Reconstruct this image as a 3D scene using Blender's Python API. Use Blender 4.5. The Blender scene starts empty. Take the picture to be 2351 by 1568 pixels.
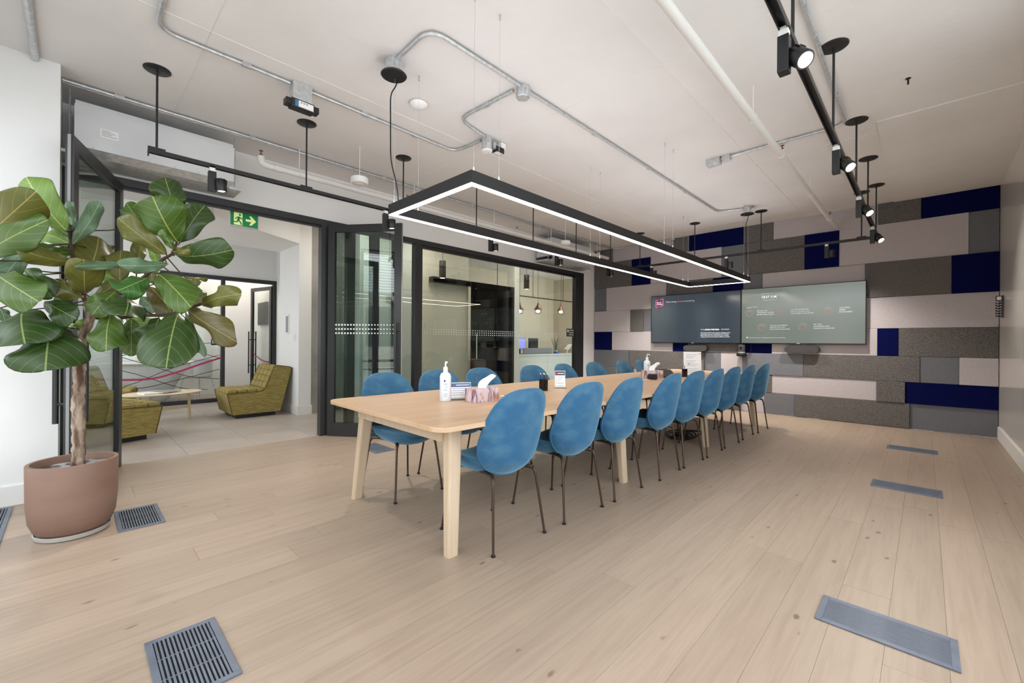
import bpy, bmesh, math, random
from mathutils import Vector, Matrix, noise
random.seed(7)
SC = bpy.context.scene
COL = SC.collection
PI = math.pi

# ------------------------------------------------------------------ camera
CAM_H, FOCAL, YAW, ROLL = 1.15, 977.0, 0.7705, 0.0072
cd = bpy.data.cameras.new('camera'); cam = bpy.data.objects.new('camera', cd); COL.objects.link(cam)
cd.sensor_width = 36.0; cd.lens = FOCAL / 2351.0 * 36.0; cd.clip_start = 0.05
fw = Vector((math.cos(YAW), math.sin(YAW), 0)); rt = Vector((math.sin(YAW), -math.cos(YAW), 0)); up = Vector((0, 0, 1))
cxa = rt * math.cos(ROLL) + up * math.sin(ROLL); cya = up * math.cos(ROLL) - rt * math.sin(ROLL)
cam.matrix_world = Matrix(((cxa.x, cya.x, -fw.x, 0), (cxa.y, cya.y, -fw.y, 0), (cxa.z, cya.z, -fw.z, CAM_H), (0, 0, 0, 1)))
SC.camera = cam

# ------------------------------------------------------------------ sky and exposure
w = bpy.data.worlds.new('sky'); SC.world = w; w.use_nodes = True
bg = w.node_tree.nodes['Background']; bg.inputs[0].default_value = (0.90, 0.93, 1.0, 1); bg.inputs[1].default_value = 4.6
SC.view_settings.view_transform = 'Standard'; SC.view_settings.look = 'None'
SC.view_settings.gamma = 1.0; SC.view_settings.use_curve_mapping = False
SC.view_settings.exposure = 0.18
SC.cycles.use_denoising = True
SC.cycles.max_bounces = 8; SC.cycles.diffuse_bounces = 4; SC.cycles.glossy_bounces = 3
SC.cycles.use_adaptive_sampling = True; SC.cycles.adaptive_threshold = 0.05; SC.cycles.adaptive_min_samples = 16
SC.cycles.transparent_max_bounces = 14; SC.cycles.transmission_bounces = 4
SC.cycles.caustics_reflective = False; SC.cycles.caustics_refractive = False
SC.cycles.sample_clamp_indirect = 6.0

# ------------------------------------------------------------------ helpers
def lin(c):
    return tuple(((v / 255.0) / 12.92 if v / 255.0 <= .04045 else ((v / 255.0 + .055) / 1.055) ** 2.4) for v in c) + (1.0,)
M = {}
def mat(name, rgb, rough=.6, metal=0.0, spec=.5, emit=None, es=0.0, coat=0.0, sheen=0.0):
    m = bpy.data.materials.new(name); m.use_nodes = True
    b = m.node_tree.nodes['Principled BSDF']
    b.inputs['Base Color'].default_value = lin(rgb); b.inputs['Roughness'].default_value = rough
    b.inputs['Metallic'].default_value = metal; b.inputs['Specular IOR Level'].default_value = spec
    b.inputs['Coat Weight'].default_value = coat; b.inputs['Sheen Weight'].default_value = sheen
    if emit:
        b.inputs['Emission Color'].default_value = lin(emit); b.inputs['Emission Strength'].default_value = es
        if es < 2.0: m.cycles.emission_sampling = 'NONE'      # faint print and screens are not sampled as lamps
    M[name] = m
    return m
def nd(m, typ, **kw):
    n = m.node_tree.nodes.new(typ)
    for k, v in kw.items(): setattr(n, k, v)
    return n
def lk(m, a, b): m.node_tree.links.new(a, b)
def bsdf(m): return m.node_tree.nodes['Principled BSDF']
def vary(m, c2, scale=(4, 4, 4), detail=4, lo=.35, hi=.7, bump=0.0, bscale=None, coords='Object', amount=1.0):
    """mix the base colour with a second one by noise; optional fine bump"""
    b = bsdf(m); c1 = tuple(b.inputs['Base Color'].default_value)
    tc = nd(m, 'ShaderNodeTexCoord'); mp = nd(m, 'ShaderNodeMapping'); mp.inputs['Scale'].default_value = scale
    lk(m, tc.outputs[coords], mp.inputs['Vector'])
    nz = nd(m, 'ShaderNodeTexNoise'); nz.inputs['Scale'].default_value = 1.0; nz.inputs['Detail'].default_value = detail
    lk(m, mp.outputs[0], nz.inputs['Vector'])
    rp = nd(m, 'ShaderNodeMapRange'); rp.inputs['From Min'].default_value = lo; rp.inputs['From Max'].default_value = hi
    rp.inputs['To Max'].default_value = amount
    lk(m, nz.outputs[0], rp.inputs['Value'])
    mx = nd(m, 'ShaderNodeMix', data_type='RGBA'); mx.inputs['A'].default_value = c1; mx.inputs['B'].default_value = lin(c2)
    lk(m, rp.outputs[0], mx.inputs['Factor']); lk(m, mx.outputs['Result'], b.inputs['Base Color'])
    if bump:
        n2 = nd(m, 'ShaderNodeTexNoise'); n2.inputs['Scale'].default_value = bscale or 40; n2.inputs['Detail'].default_value = 3
        lk(m, tc.outputs[coords], n2.inputs['Vector'])
        bp = nd(m, 'ShaderNodeBump'); bp.inputs['Strength'].default_value = bump; bp.inputs['Distance'].default_value = .01
        lk(m, n2.outputs[0], bp.inputs['Height']); lk(m, bp.outputs[0], b.inputs['Normal'])
    return m
def glass(name, tint, refl=1.0):
    m = bpy.data.materials.new(name); m.use_nodes = True; nt = m.node_tree; nt.nodes.clear()
    o = nd(m, 'ShaderNodeOutputMaterial'); t = nd(m, 'ShaderNodeBsdfTransparent'); g = nd(m, 'ShaderNodeBsdfGlossy')
    t.inputs[0].default_value = lin(tint); g.inputs['Roughness'].default_value = 0.0
    # Schlick reflectance, the same on both faces of a pane
    ge = nd(m, 'ShaderNodeNewGeometry'); dt = nd(m, 'ShaderNodeVectorMath', operation='DOT_PRODUCT')
    lk(m, ge.outputs['Normal'], dt.inputs[0]); lk(m, ge.outputs['Incoming'], dt.inputs[1])
    ab = nd(m, 'ShaderNodeMath', operation='ABSOLUTE'); lk(m, dt.outputs['Value'], ab.inputs[0])
    om = nd(m, 'ShaderNodeMath', operation='SUBTRACT'); om.inputs[0].default_value = 1.0; lk(m, ab.outputs[0], om.inputs[1])
    pw = nd(m, 'ShaderNodeMath', operation='POWER'); pw.inputs[1].default_value = 5.0; lk(m, om.outputs[0], pw.inputs[0])
    fr = nd(m, 'ShaderNodeMath', operation='MULTIPLY_ADD'); fr.inputs[1].default_value = .955; fr.inputs[2].default_value = .045; lk(m, pw.outputs[0], fr.inputs[0])
    mu = nd(m, 'ShaderNodeMath', operation='MULTIPLY'); mu.inputs[1].default_value = refl; mu.use_clamp = True
    mx = nd(m, 'ShaderNodeMixShader'); lk(m, fr.outputs[0], mu.inputs[0]); lk(m, mu.outputs[0], mx.inputs[0])
    lk(m, t.outputs[0], mx.inputs[1]); lk(m, g.outputs[0], mx.inputs[2]); lk(m, mx.outputs[0], o.inputs[0])
    M[name] = m
    return m

class MB:
    """collects geometry for ONE mesh"""
    def __init__(s): s.v = []; s.f = []; s.uv = None; s.smooth = False
    def add(s, vs, fs):
        o = len(s.v); s.v += [tuple(v) for v in vs]; s.f += [tuple(i + o for i in f) for f in fs]; return s
    def box(s, x0, x1, y0, y1, z0, z1, bev=0.0, mtx=None):
        if bev <= 0:
            vs = [(x, y, z) for z in (z0, z1) for y in (y0, y1) for x in (x0, x1)]
            fs = [(0, 2, 3, 1), (4, 5, 7, 6), (0, 1, 5, 4), (2, 6, 7, 3), (0, 4, 6, 2), (1, 3, 7, 5)]
        else:
            bm = bmesh.new(); bmesh.ops.create_cube(bm, size=1)
            for v in bm.verts:
                v.co = Vector(((x0 + x1) / 2 + v.co.x * (x1 - x0), (y0 + y1) / 2 + v.co.y * (y1 - y0), (z0 + z1) / 2 + v.co.z * (z1 - z0)))
            bmesh.ops.bevel(bm, geom=bm.edges[:], offset=bev, segments=2, profile=.6, affect='EDGES')
            bm.verts.index_update(); vs = [tuple(v.co) for v in bm.verts]; fs = [tuple(v.index for v in f.verts) for f in bm.faces]; bm.free()
        if mtx: vs = [tuple(mtx @ Vector(v)) for v in vs]
        return s.add(vs, fs)
    def beam(s, a, b, wid, hei, upv=(0, 0, 1)):
        """box from a to b, wid sideways, hei along up"""
        a, b = Vector(a), Vector(b); d = (b - a).normalized(); u = Vector(upv); sd = d.cross(u)
        if sd.length < 1e-5: sd = d.cross(Vector((1, 0, 0)))
        sd.normalize(); u = sd.cross(d).normalized()
        vs = [p + sd * i * wid / 2 + u * j * hei / 2 for p in (a, b) for j in (-1, 1) for i in (-1, 1)]
        return s.add(vs, [(0, 1, 3, 2), (4, 6, 7, 5), (0, 4, 5, 1), (2, 3, 7, 6), (0, 2, 6, 4), (1, 5, 7, 3)])
    def tube(s, pts, r, n=8, r2=None, caps=True):
        pts = [Vector(p) for p in pts]; N = len(pts); rings = []
        t0 = (pts[1] - pts[0]).normalized(); nrm = t0.orthogonal().normalized()
        for i, p in enumerate(pts):
            t = (pts[min(i + 1, N - 1)] - pts[max(i - 1, 0)]).normalized()
            nrm = (nrm - t * nrm.dot(t)).normalized(); bn = t.cross(nrm)
            rr = r[i] if isinstance(r, (list, tuple)) else (r if r2 is None else r + (r2 - r) * i / (N - 1))
            rings.append([p + (nrm * math.cos(2 * PI * k / n) + bn * math.sin(2 * PI * k / n)) * rr for k in range(n)])
        vs = [v for rg in rings for v in rg]
        fs = [(i * n + k, i * n + (k + 1) % n, (i + 1) * n + (k + 1) % n, (i + 1) * n + k) for i in range(N - 1) for k in range(n)]
        if caps: fs += [tuple(reversed(range(n))), tuple((N - 1) * n + k for k in range(n))]
        return s.add(vs, fs)
    def lathe(s, prof, c=(0, 0, 0), n=24, axis='z', sx=1.0, sy=1.0):
        """prof: list of (radius, height)"""
        vs = []; fs = []; N = len(prof)
        for r, h in prof:
            for k in range(n):
                a = 2 * PI * k / n; x, y = r * math.cos(a) * sx, r * math.sin(a) * sy
                vs.append({'z': (c[0] + x, c[1] + y, c[2] + h), 'x': (c[0] + h, c[1] + x, c[2] + y), 'y': (c[0] + y, c[1] + h, c[2] + x)}[axis])
        for i in range(N - 1):
            for k in range(n): fs.append((i * n + k, i * n + (k + 1) % n, (i + 1) * n + (k + 1) % n, (i + 1) * n + k))
        fs += [tuple(reversed(range(n))), tuple((N - 1) * n + k for k in range(n))]
        return s.add(vs, fs)
    def poly(s, pts2, z0, z1):
        n = len(pts2); vs = [(x, y, z0) for x, y in pts2] + [(x, y, z1) for x, y in pts2]
        return s.add(vs, [tuple(reversed(range(n))), tuple(range(n, 2 * n))] + [(k, (k + 1) % n, n + (k + 1) % n, n + k) for k in range(n)])
    def mesh(s, name, m, smooth=False):
        me = bpy.data.meshes.new(name); me.from_pydata(s.v, [], s.f)
        bm = bmesh.new(); bm.from_mesh(me); bmesh.ops.recalc_face_normals(bm, faces=bm.faces[:]); bm.to_mesh(me); bm.free()
        me.materials.append(M[m] if isinstance(m, str) else m)
        if smooth or s.smooth:
            me.shade_smooth()
            try: me.set_sharp_from_angle(angle=math.radians(38))
            except Exception: pass
        me.update()
        return me
    def build(s, name, m, parent=None, smooth=False, loc=None):
        o = bpy.data.objects.new(name, s.mesh(name, m, smooth)); COL.objects.link(o)
        if parent: o.parent = parent
        if loc: o.location = loc
        return o
def tag(o, label=None, cat=None, group=None, kind=None):
    for k, v in (('label', label), ('category', cat), ('group', group), ('kind', kind)):
        if v: o[k] = v
    return o
def empty(name, loc=(0, 0, 0), rz=0.0):
    o = bpy.data.objects.new(name, None); COL.objects.link(o); o.location = loc; o.rotation_euler = (0, 0, rz); return o
def thing(name, label, cat, loc=(0, 0, 0), rz=0.0, group=None):
    return tag(empty(name, loc, rz), label, cat, group)
def struct(name, mb, m, parent=None, smooth=False):
    o = mb.build(name, m, parent, smooth)
    if not parent: o['kind'] = 'structure'
    return o
def copy_tree(o, parent=None):
    c = o.copy(); COL.objects.link(c); c.parent = parent
    for ch in o.children: copy_tree(ch, c)
    return c
def bend(pts, r=.08, n=5):
    """polyline with rounded corners"""
    pts = [Vector(p) for p in pts]; out = [pts[0]]
    for i in range(1, len(pts) - 1):
        a, b, c = pts[i - 1], pts[i], pts[i + 1]
        d1 = min(r, (a - b).length * .45); d2 = min(r, (c - b).length * .45)
        p, q = b + (a - b).normalized() * d1, b + (c - b).normalized() * d2
        for k in range(n + 1):
            t = k / n; out.append(p * (1 - t) ** 2 + b * 2 * t * (1 - t) + q * t * t)
    out.append(pts[-1]); return out
TEXT_AXES = {'-x': ((0, -1, 0), (0, 0, 1), (-1, 0, 0)), '-y': ((1, 0, 0), (0, 0, 1), (0, -1, 0))}
def text(name, body, size, loc, m, parent, face='-x', bold=0.0, axes=None, align='LEFT', space=1.0):
    cu = bpy.data.curves.new(name, 'FONT'); cu.body = body; cu.size = size; cu.resolution_u = 2; cu.offset = bold
    cu.align_x = align; cu.space_line = space; cu.fill_mode = 'BOTH'
    to = bpy.data.objects.new(name, cu); COL.objects.link(to)
    me = bpy.data.meshes.new_from_object(to); bpy.data.objects.remove(to); bpy.data.curves.remove(cu)
    X, Y, Z = axes or TEXT_AXES[face]
    mt = Matrix(((X[0], Y[0], Z[0], loc[0]), (X[1], Y[1], Z[1], loc[1]), (X[2], Y[2], Z[2], loc[2]), (0, 0, 0, 1)))
    me.transform(mt); me.materials.clear(); me.materials.append(M[m]); me.name = name
    o = bpy.data.objects.new(name, me); COL.objects.link(o)
    if parent: o.parent = parent
    return o

# ------------------------------------------------------------------ materials
CEIL_Z, X_FAR, Y_R, Y_G = 3.127, 7.96, -0.655, 5.2
vary(mat('ceiling_paint', (232, 230, 228), .8), (222, 219, 217), (.9, .9, .9), 5, .4, .7, bump=.25, bscale=14)
vary(mat('wall_white', (240, 240, 239), .7), (235, 235, 233), (1, 1, 1), 3)
mat('wall_gloss', (234, 230, 222), .22, spec=.75, coat=.35)
mat('baseboard_white', (236, 235, 232), .45)
mat('black_metal', (30, 30, 31), .42, spec=.5)
mat('charcoal_frame', (44, 45, 47), .4, spec=.5)
mat('dark_void', (10, 10, 11), .9)
mat('bronze_leg', (78, 64, 54), .36, .7)
mat('galvanised', (214, 217, 219), .34, .6)
vary(M['galvanised'], (186, 190, 193), (30, 30, 30), 4)
mat('white_plastic', (236, 236, 234), .4)
mat('pipe_white', (226, 225, 222), .5)
mat('rubber_black', (16, 16, 17), .6)
vary(mat('concrete', (172, 170, 164), .85), (146, 144, 138), (2.5, 2.5, 2.5), 6, bump=.3, bscale=25)
glass('glass_clear', (248, 250, 249), 1.0)
glass('glass_door', (226, 234, 231), 1.7)
glass('glass_tint', (236, 239, 232), 1.4)
glass('acrylic', (240, 244, 246), 1.0)
# floor wood: every plank gets its own tone from its random value
def wood(name, c1, c2, c3, scale, rnd=.5, rough=.42, axis=0):
    m = mat(name, c1, rough); b = bsdf(m)
    tc = nd(m, 'ShaderNodeTexCoord'); oi = nd(m, 'ShaderNodeObjectInfo')
    mp = nd(m, 'ShaderNodeMapping'); mp.inputs['Scale'].default_value = scale
    off = nd(m, 'ShaderNodeVectorMath', operation='SCALE'); off.inputs[0].default_value = (37, 91, 13)
    lk(m, oi.outputs['Random'], off.inputs['Scale'])
    ad = nd(m, 'ShaderNodeVectorMath', operation='ADD'); lk(m, tc.outputs['Object'], ad.inputs[0]); lk(m, off.outputs[0], ad.inputs[1])
    lk(m, ad.outputs[0], mp.inputs['Vector'])
    n1 = nd(m, 'ShaderNodeTexNoise'); n1.inputs['Scale'].default_value = 1; n1.inputs['Detail'].default_value = 7; n1.inputs['Roughness'].default_value = .62; n1.inputs['Distortion'].default_value = .6
    lk(m, mp.outputs[0], n1.inputs['Vector'])
    r1 = nd(m, 'ShaderNodeMapRange'); r1.inputs['From Min'].default_value = .42; r1.inputs['From Max'].default_value = .74; lk(m, n1.outputs[0], r1.inputs['Value'])
    mx = nd(m, 'ShaderNodeMix', data_type='RGBA'); mx.inputs['A'].default_value = lin(c1); mx.inputs['B'].default_value = lin(c2)
    lk(m, r1.outputs[0], mx.inputs['Factor'])
    # knots
    mp2 = nd(m, 'ShaderNodeMapping'); mp2.inputs['Scale'].default_value = (3.4, 7.0, 1) if axis == 0 else (7.0, 3.4, 1); lk(m, ad.outputs[0], mp2.inputs['Vector'])
    vo = nd(m, 'ShaderNodeTexVoronoi'); vo.inputs['Scale'].default_value = 1.0; lk(m, mp2.outputs[0], vo.inputs['Vector'])
    n2 = nd(m, 'ShaderNodeTexNoise'); n2.inputs['Scale'].default_value = 9; lk(m, mp2.outputs[0], n2.inputs['Vector'])
    sb = nd(m, 'ShaderNodeMath', operation='MULTIPLY_ADD'); sb.inputs[1].default_value = .12; lk(m, n2.outputs[0], sb.inputs[0]); lk(m, vo.outputs['Distance'], sb.inputs[2])
    r2 = nd(m, 'ShaderNodeMapRange'); r2.inputs['From Min'].default_value = .15; r2.inputs['From Max'].default_value = .095; r2.inputs['To Max'].default_value = .75; lk(m, sb.outputs[0], r2.inputs['Value'])
    m2 = nd(m, 'ShaderNodeMix', data_type='RGBA'); m2.inputs['B'].default_value = lin(c3); lk(m, mx.outputs['Result'], m2.inputs['A']); lk(m, r2.outputs[0], m2.inputs['Factor'])
    hs = nd(m, 'ShaderNodeHueSaturation'); lk(m, m2.outputs['Result'], hs.inputs['Color'])
    rv = nd(m, 'ShaderNodeMapRange'); rv.inputs['To Min'].default_value = 1 - rnd * .14; rv.inputs['To Max'].default_value = 1 + rnd * .14; lk(m, oi.outputs['Random'], rv.inputs['Value']); lk(m, rv.outputs[0], hs.inputs['Value'])
    lk(m, hs.outputs[0], b.inputs['Base Color'])
    bp = nd(m, 'ShaderNodeBump'); bp.inputs['Strength'].default_value = .08; bp.inputs['Distance'].default_value = .002; lk(m, n1.outputs[0], bp.inputs['Height']); lk(m, bp.outputs[0], b.inputs['Normal'])
    return m
wood('floor_oak', (165, 147, 129), (152, 133, 116), (90, 72, 60), (1.8, 34, 4), .36, .38)
wood('table_oak', (198, 168, 136), (184, 151, 117), (174, 142, 108), (1.2, 16, 16), .2, .4)
wood('leg_oak', (198, 178, 152), (180, 157, 128), (170, 146, 118), (16, 16, 1.5), .3, .5)
vary(mat('lounge_tile', (176, 166, 156), .45), (166, 156, 147), (2, 2, 2), 4)
# fabric wall panels
vary(mat('panel_light', (190, 183, 185), .95, spec=.1), (181, 174, 176), (60, 60, 60), 3, bump=.15, bscale=300)
vary(mat('panel_grey', (116, 118, 123), .95, spec=.1), (108, 110, 115), (60, 60, 60), 3, bump=.15, bscale=300)
vary(mat('panel_tweed', (82, 79, 78), .98, spec=.1), (134, 130, 127), (190, 150, 230), 3, .40, .68, bump=.3, bscale=200)
vary(mat('panel_navy', (12, 18, 70), .9, spec=.05), (9, 14, 60), (50, 50, 50), 3, bump=.1, bscale=300)
# velvet
vel = mat('velvet_blue', (30, 86, 124), .78, sheen=.8); bsdf(vel).inputs['Sheen Tint'].default_value = lin((150, 200, 225)); bsdf(vel).inputs['Sheen Roughness'].default_value = .45
vary(vel, (66, 110, 136), (9, 9, 13), 8, .42, .66, bump=.18, bscale=45, amount=.75)
vary(mat('olive_fabric', (160, 144, 84), .95), (130, 113, 60), (14, 14, 90), 4, .38, .66, bump=.25, bscale=120)
mat('olive_piping', (92, 78, 36), .9)
vary(mat('pot_clay', (134, 107, 92), .6), (124, 98, 84), (3, 3, 6), 4)
mat('saucer_grey', (176, 172, 166), .45)
vary(mat('soil', (58, 50, 44), .95), (150, 150, 150), (14, 14, 14), 4, .5, .62, bump=.8, bscale=40)
vary(mat('bark', (92, 70, 54), .95), (164, 148, 130), (26, 26, 7), 5, .42, .6, bump=1.0, bscale=45)
mat('twig', (66, 48, 38), .9)
mat('led', (255, 255, 255), .5, emit=(255, 240, 224), es=16.0)
mat('added_glow_up', (255, 255, 255), .5, emit=(240, 245, 255), es=16.0)  # added glow for the unseen rail tops, brightens the ceiling
mat('lamp_lens', (255, 255, 255), .3, emit=(255, 236, 214), es=30.0)
mat('lens_dim', (240, 236, 228), .3, emit=(255, 240, 224), es=2.5)

# ================================================================== THE SHELL
# ---- meeting room floor: a screed with oak planks laid on it
fl = struct('floor', MB().box(-1.0, X_FAR, Y_R, 5.235, -.10, -.012), 'dark_void')
PW = .1735
k0 = math.floor((Y_R + .069) / PW) ; y = -.069 + k0 * PW
while y < 5.235:
    y0, y1 = max(y, Y_R), min(y + PW, 5.235)
    x = -1.0 - random.uniform(0, 1.8)
    while x < X_FAR:
        L = random.choice((1.45, 1.8, 2.1, 2.1)); a, b = max(x, -1.0), min(x + L, X_FAR)
        if b - a > .02 and y1 - y0 > .01:
            lx, ly = (b - a) / 2 - .0006, (y1 - y0) / 2 - .0004
            dz = random.uniform(-.0003, 0)
            MB().box(-lx, lx, -ly, ly, -.012, dz).build('plank', 'floor_oak', fl, loc=((a + b) / 2, (y0 + y1) / 2, 0))
        x += L
    y += PW
# ---- lounge and reception floor: large tiles
fl2 = struct('floor_lounge', MB().box(-1.0, 10.5, 5.235, 10.9, -.10, -.012), 'dark_void')
ty = 5.235; r = 0
while ty < 10.9:
    tx = -1.0
    while tx < 10.5:
        hx = min(.6, 10.5 - tx) / 2 - .0015; hy = min(.6, 10.9 - ty) / 2 - .0015
        MB().box(-hx, hx, -hy, hy, -.012, random.uniform(-.0006, 0)).build('tile', 'lounge_tile', fl2, loc=(tx + hx, ty + hy, 0))
        tx += .6
    ty += .6
# ---- ceiling, with the slightly dropped slab near the far right corner
ce = struct('ceiling', MB().box(-1.2, X_FAR + .1, Y_R - .1, Y_G + .1, CEIL_Z, CEIL_Z + .2), 'ceiling_paint')
MB().box(4.95, X_FAR, Y_R, .32, CEIL_Z - .012, CEIL_Z).build('slab_patch', 'ceiling_paint', ce)
for x in (0.6, 2.9, 5.2, 7.0):
    MB().box(x, x + .004, Y_R, Y_G, CEIL_Z - .003, CEIL_Z).build('formwork_seam', 'ceiling_paint', ce)
for yy in (1.35, 3.3):
    MB().box(-1.0, X_FAR, yy, yy + .004, CEIL_Z - .003, CEIL_Z).build('formwork_seam', 'ceiling_paint', ce)
struct('ceiling_lounge', MB().box(-1.0, 10.5, Y_G + .1, 10.9, 3.05, 3.25), 'ceiling_paint')
# dropped beam over the lounge column, cut at an angle
struct('ceiling_beam', MB().poly([(1.15, 6.05), (2.40, 6.86), (2.40, 7.78), (-1.0, 7.45), (-1.0, 6.05)], 2.62, 3.05), 'wall_white')
# ---- far wall with acoustic panels
wf = struct('wall_far', MB().box(X_FAR, X_FAR + .15, Y_R - .1, Y_G + .1, 0, CEIL_Z), 'panel_grey')
ROWZ = [CEIL_Z, 2.837, 2.303, 1.812, 1.371, 0.985, 0.636, 0.346, 0.004]
ROWS = [
 [(5.185,'t'), (4.745,'l'), (3.466,'t'), (3.137,'n'), (2.222,'t'), (1.782,'l'), (0.484,'t'), (0.046,'n')],
 [(5.185,'t'), (4.297,'n'), (3.888,'l'), (2.570,'g'), (2.222,'t'), (1.352,'n'), (0.924,'l'), (-0.392,'g')],
 [(5.185,'g'), (4.885,'l'), (3.572,'t'), (2.717,'n'), (2.222,'g'), (1.936,'l'), (0.624,'t'), (-0.243,'n')],
 [(5.185,'l'), (4.317,'t'), (4.030,'g'), (2.833,'n'), (2.222,'l')],
 [(5.185,'n'), (4.745,'l'), (3.433,'n'), (3.153,'t'), (2.228,'n'), (1.791,'l'), (0.484,'n'), (0.264,'t')],
 [(5.185,'g'), (4.324,'t'), (2.852,'g'), (2.577,'l'), (2.228,'g'), (1.358,'t'), (0.048,'g'), (-0.316,'l')],
 [(5.185,'g'), (4.244,'l'), (3.308,'t'), (2.684,'n'), (2.228,'t'), (1.786,'l'), (0.491,'t'), (0.193,'n')],
 [(5.185,'t'), (4.292,'g'), (3.308,'t'), (2.245,'l'), (1.898,'g'), (1.467,'t'), (0.146,'g')],
]
PM = {'t': 'panel_tweed', 'l': 'panel_light', 'n': 'panel_navy', 'g': 'panel_grey'}
PT = {'t': .042, 'l': .030, 'n': .036, 'g': .026}
for i, row in enumerate(ROWS):
    for j, (ya, kd) in enumerate(row):
        yb = row[j + 1][0] if j + 1 < len(row) else Y_R + .004
        th = PT[kd] + random.choice((0, .006, .012)) + (.014 if (i + j) % 3 == 0 else 0)
        MB().box(X_FAR - th, X_FAR, yb + .0012, ya - .0012, ROWZ[i + 1] + .0012, ROWZ[i] - .0012, bev=.003).build('acoustic_panel', PM[kd], wf)
# ---- right wall, glossy
WX0, WX1 = -.6, 3.9   # daylight window in the part of the right wall beside the camera
struct('wall_right', MB().box(WX1, X_FAR, Y_R - .12, Y_R, 0, CEIL_Z).box(-1.2, WX0, Y_R - .12, Y_R, 0, CEIL_Z).box(WX0, WX1, Y_R - .12, Y_R, 2.85, CEIL_Z).box(WX0, WX1, Y_R - .12, Y_R, 0, .35), 'wall_gloss')
w5 = struct('window_5', MB().box(WX0, WX1, Y_R - .10, Y_R - .04, .35, .41).box(WX0, WX1, Y_R - .10, Y_R - .04, 2.79, 2.85).box(WX0, WX0 + .06, Y_R - .10, Y_R - .04, .41, 2.79).box(WX1 - .06, WX1, Y_R - .10, Y_R - .04, .41, 2.79), 'charcoal_frame')
for c in (.9, 2.4): MB().box(c - .03, c + .03, Y_R - .10, Y_R - .04, .41, 2.79).build('mullion', 'charcoal_frame', w5)
for a, b in ((WX0 + .06, .87), (.93, 2.37), (2.43, WX1 - .06)): MB().box(a, b, Y_R - .074, Y_R - .066, .41, 2.79).build('pane', 'glass_clear', w5)
struct('baseboard_right', MB().box(-1.0, X_FAR - .07, Y_R, Y_R + .014, 0, .15, bev=.004), 'baseboard_white')
# ---- left pier
struct('wall_left', MB().box(-1.0, -.075, 4.49, Y_G + .1, 0, CEIL_Z), 'wall_white')
struct('baseboard_left', MB().box(-1.0, -.072, 4.476, 4.49, 0, .14, bev=.004), 'baseboard_white')
# ---- wall above and beside the glazing
struct('wall_glazed', MB().box(-.075, X_FAR, Y_G, Y_G + .12, 2.60, CEIL_Z).box(7.525, X_FAR, Y_G, Y_G + .12, 0, 2.60), 'wall_white')
# ---- the daylight side behind the camera
BX = -1.0
wb = struct('wall_back', MB().box(BX - .2, BX, Y_R - .1, 10.9, 2.95, 3.25).box(BX - .2, BX, Y_R - .1, 10.9, -.1, .12)
            .box(BX - .2, BX, 4.3, 5.5, .12, 2.95).box(BX - .2, BX, 9.6, 10.9, .12, 2.95).box(BX - .2, BX, Y_R - .1, -.45, .12, 2.95), 'wall_white')
def window(name, y0, y1, cuts):
    wn = struct(name, MB().box(BX - .12, BX - .02, y0, y0 + .06, .12, 2.95).box(BX - .12, BX - .02, y1 - .06, y1, .12, 2.95)
                .box(BX - .12, BX - .02, y0, y1, .12, .18).box(BX - .12, BX - .02, y0, y1, 2.89, 2.95), 'charcoal_frame')
    for c in cuts: MB().box(BX - .12, BX - .02, c - .03, c + .03, .18, 2.89).build('mullion', 'charcoal_frame', wn)
    MB().box(BX - .12, BX - .02, y0 + .06, y1 - .06, .72, .77).build('transom', 'charcoal_frame', wn)
    ed = [y0] + list(cuts) + [y1]
    for a, b in zip(ed, ed[1:]):
        MB().add([(BX - .07, a, .12), (BX - .07, b, .12), (BX - .07, b, 2.95), (BX - .07, a, 2.95)], [(0, 1, 2, 3)]).build('pane', 'glass_clear', wn)
    return wn
window('window_1', -.45, 4.3, (1.1, 2.7))
window('window_2', 5.5, 9.6, (6.9, 8.3))
for i, (a, b) in enumerate(((1.14, 2.66), (2.74, 4.22))):
    bl = thing('venetian_blind', ('half lowered white venetian blind in the middle bay of the street window', 'half lowered white venetian blind in the bay nearest the white pier')[i], 'blind', (0, 0, 0), 0, 'street window blinds')
    MB().box(BX + .005, BX + .05, a, b, 2.86, 2.90).build('head_rail', 'white_plastic', bl)
    for k in range(16):
        z = 2.83 - k * .055
        MB().beam((BX + .028, a, z), (BX + .028, b, z), .045, .002, (.35, 0, 1)).build('slat', 'white_plastic', bl)
    MB().box(BX + .012, BX + .042, a, b, 1.93, 1.955).build('bottom_rail', 'white_plastic', bl)
pave = mat('pavement', (214, 212, 208), .9)
struct('ground_street', MB().box(-14, BX - .2, -8, 18, -.25, -.10).box(BX - .2, 9, -8, Y_R - .13, -.25, -.10), 'pavement')
bldg = thing('street_facade', 'pale masonry building front across the street seen in reflections', 'building', (-11, 0, 0))
MB().box(-1, 0, -7, 17, 0, 3.2).build('wall', mat('facade', (196, 188, 178), .9), bldg)
mat('facade_glass', (60, 70, 80), .1)
for k in range(7):
    MB().box(0, .03, -5.5 + k * 3.1, -3.7 + k * 3.1, .9, 2.6).build('window', 'facade_glass', bldg)

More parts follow.
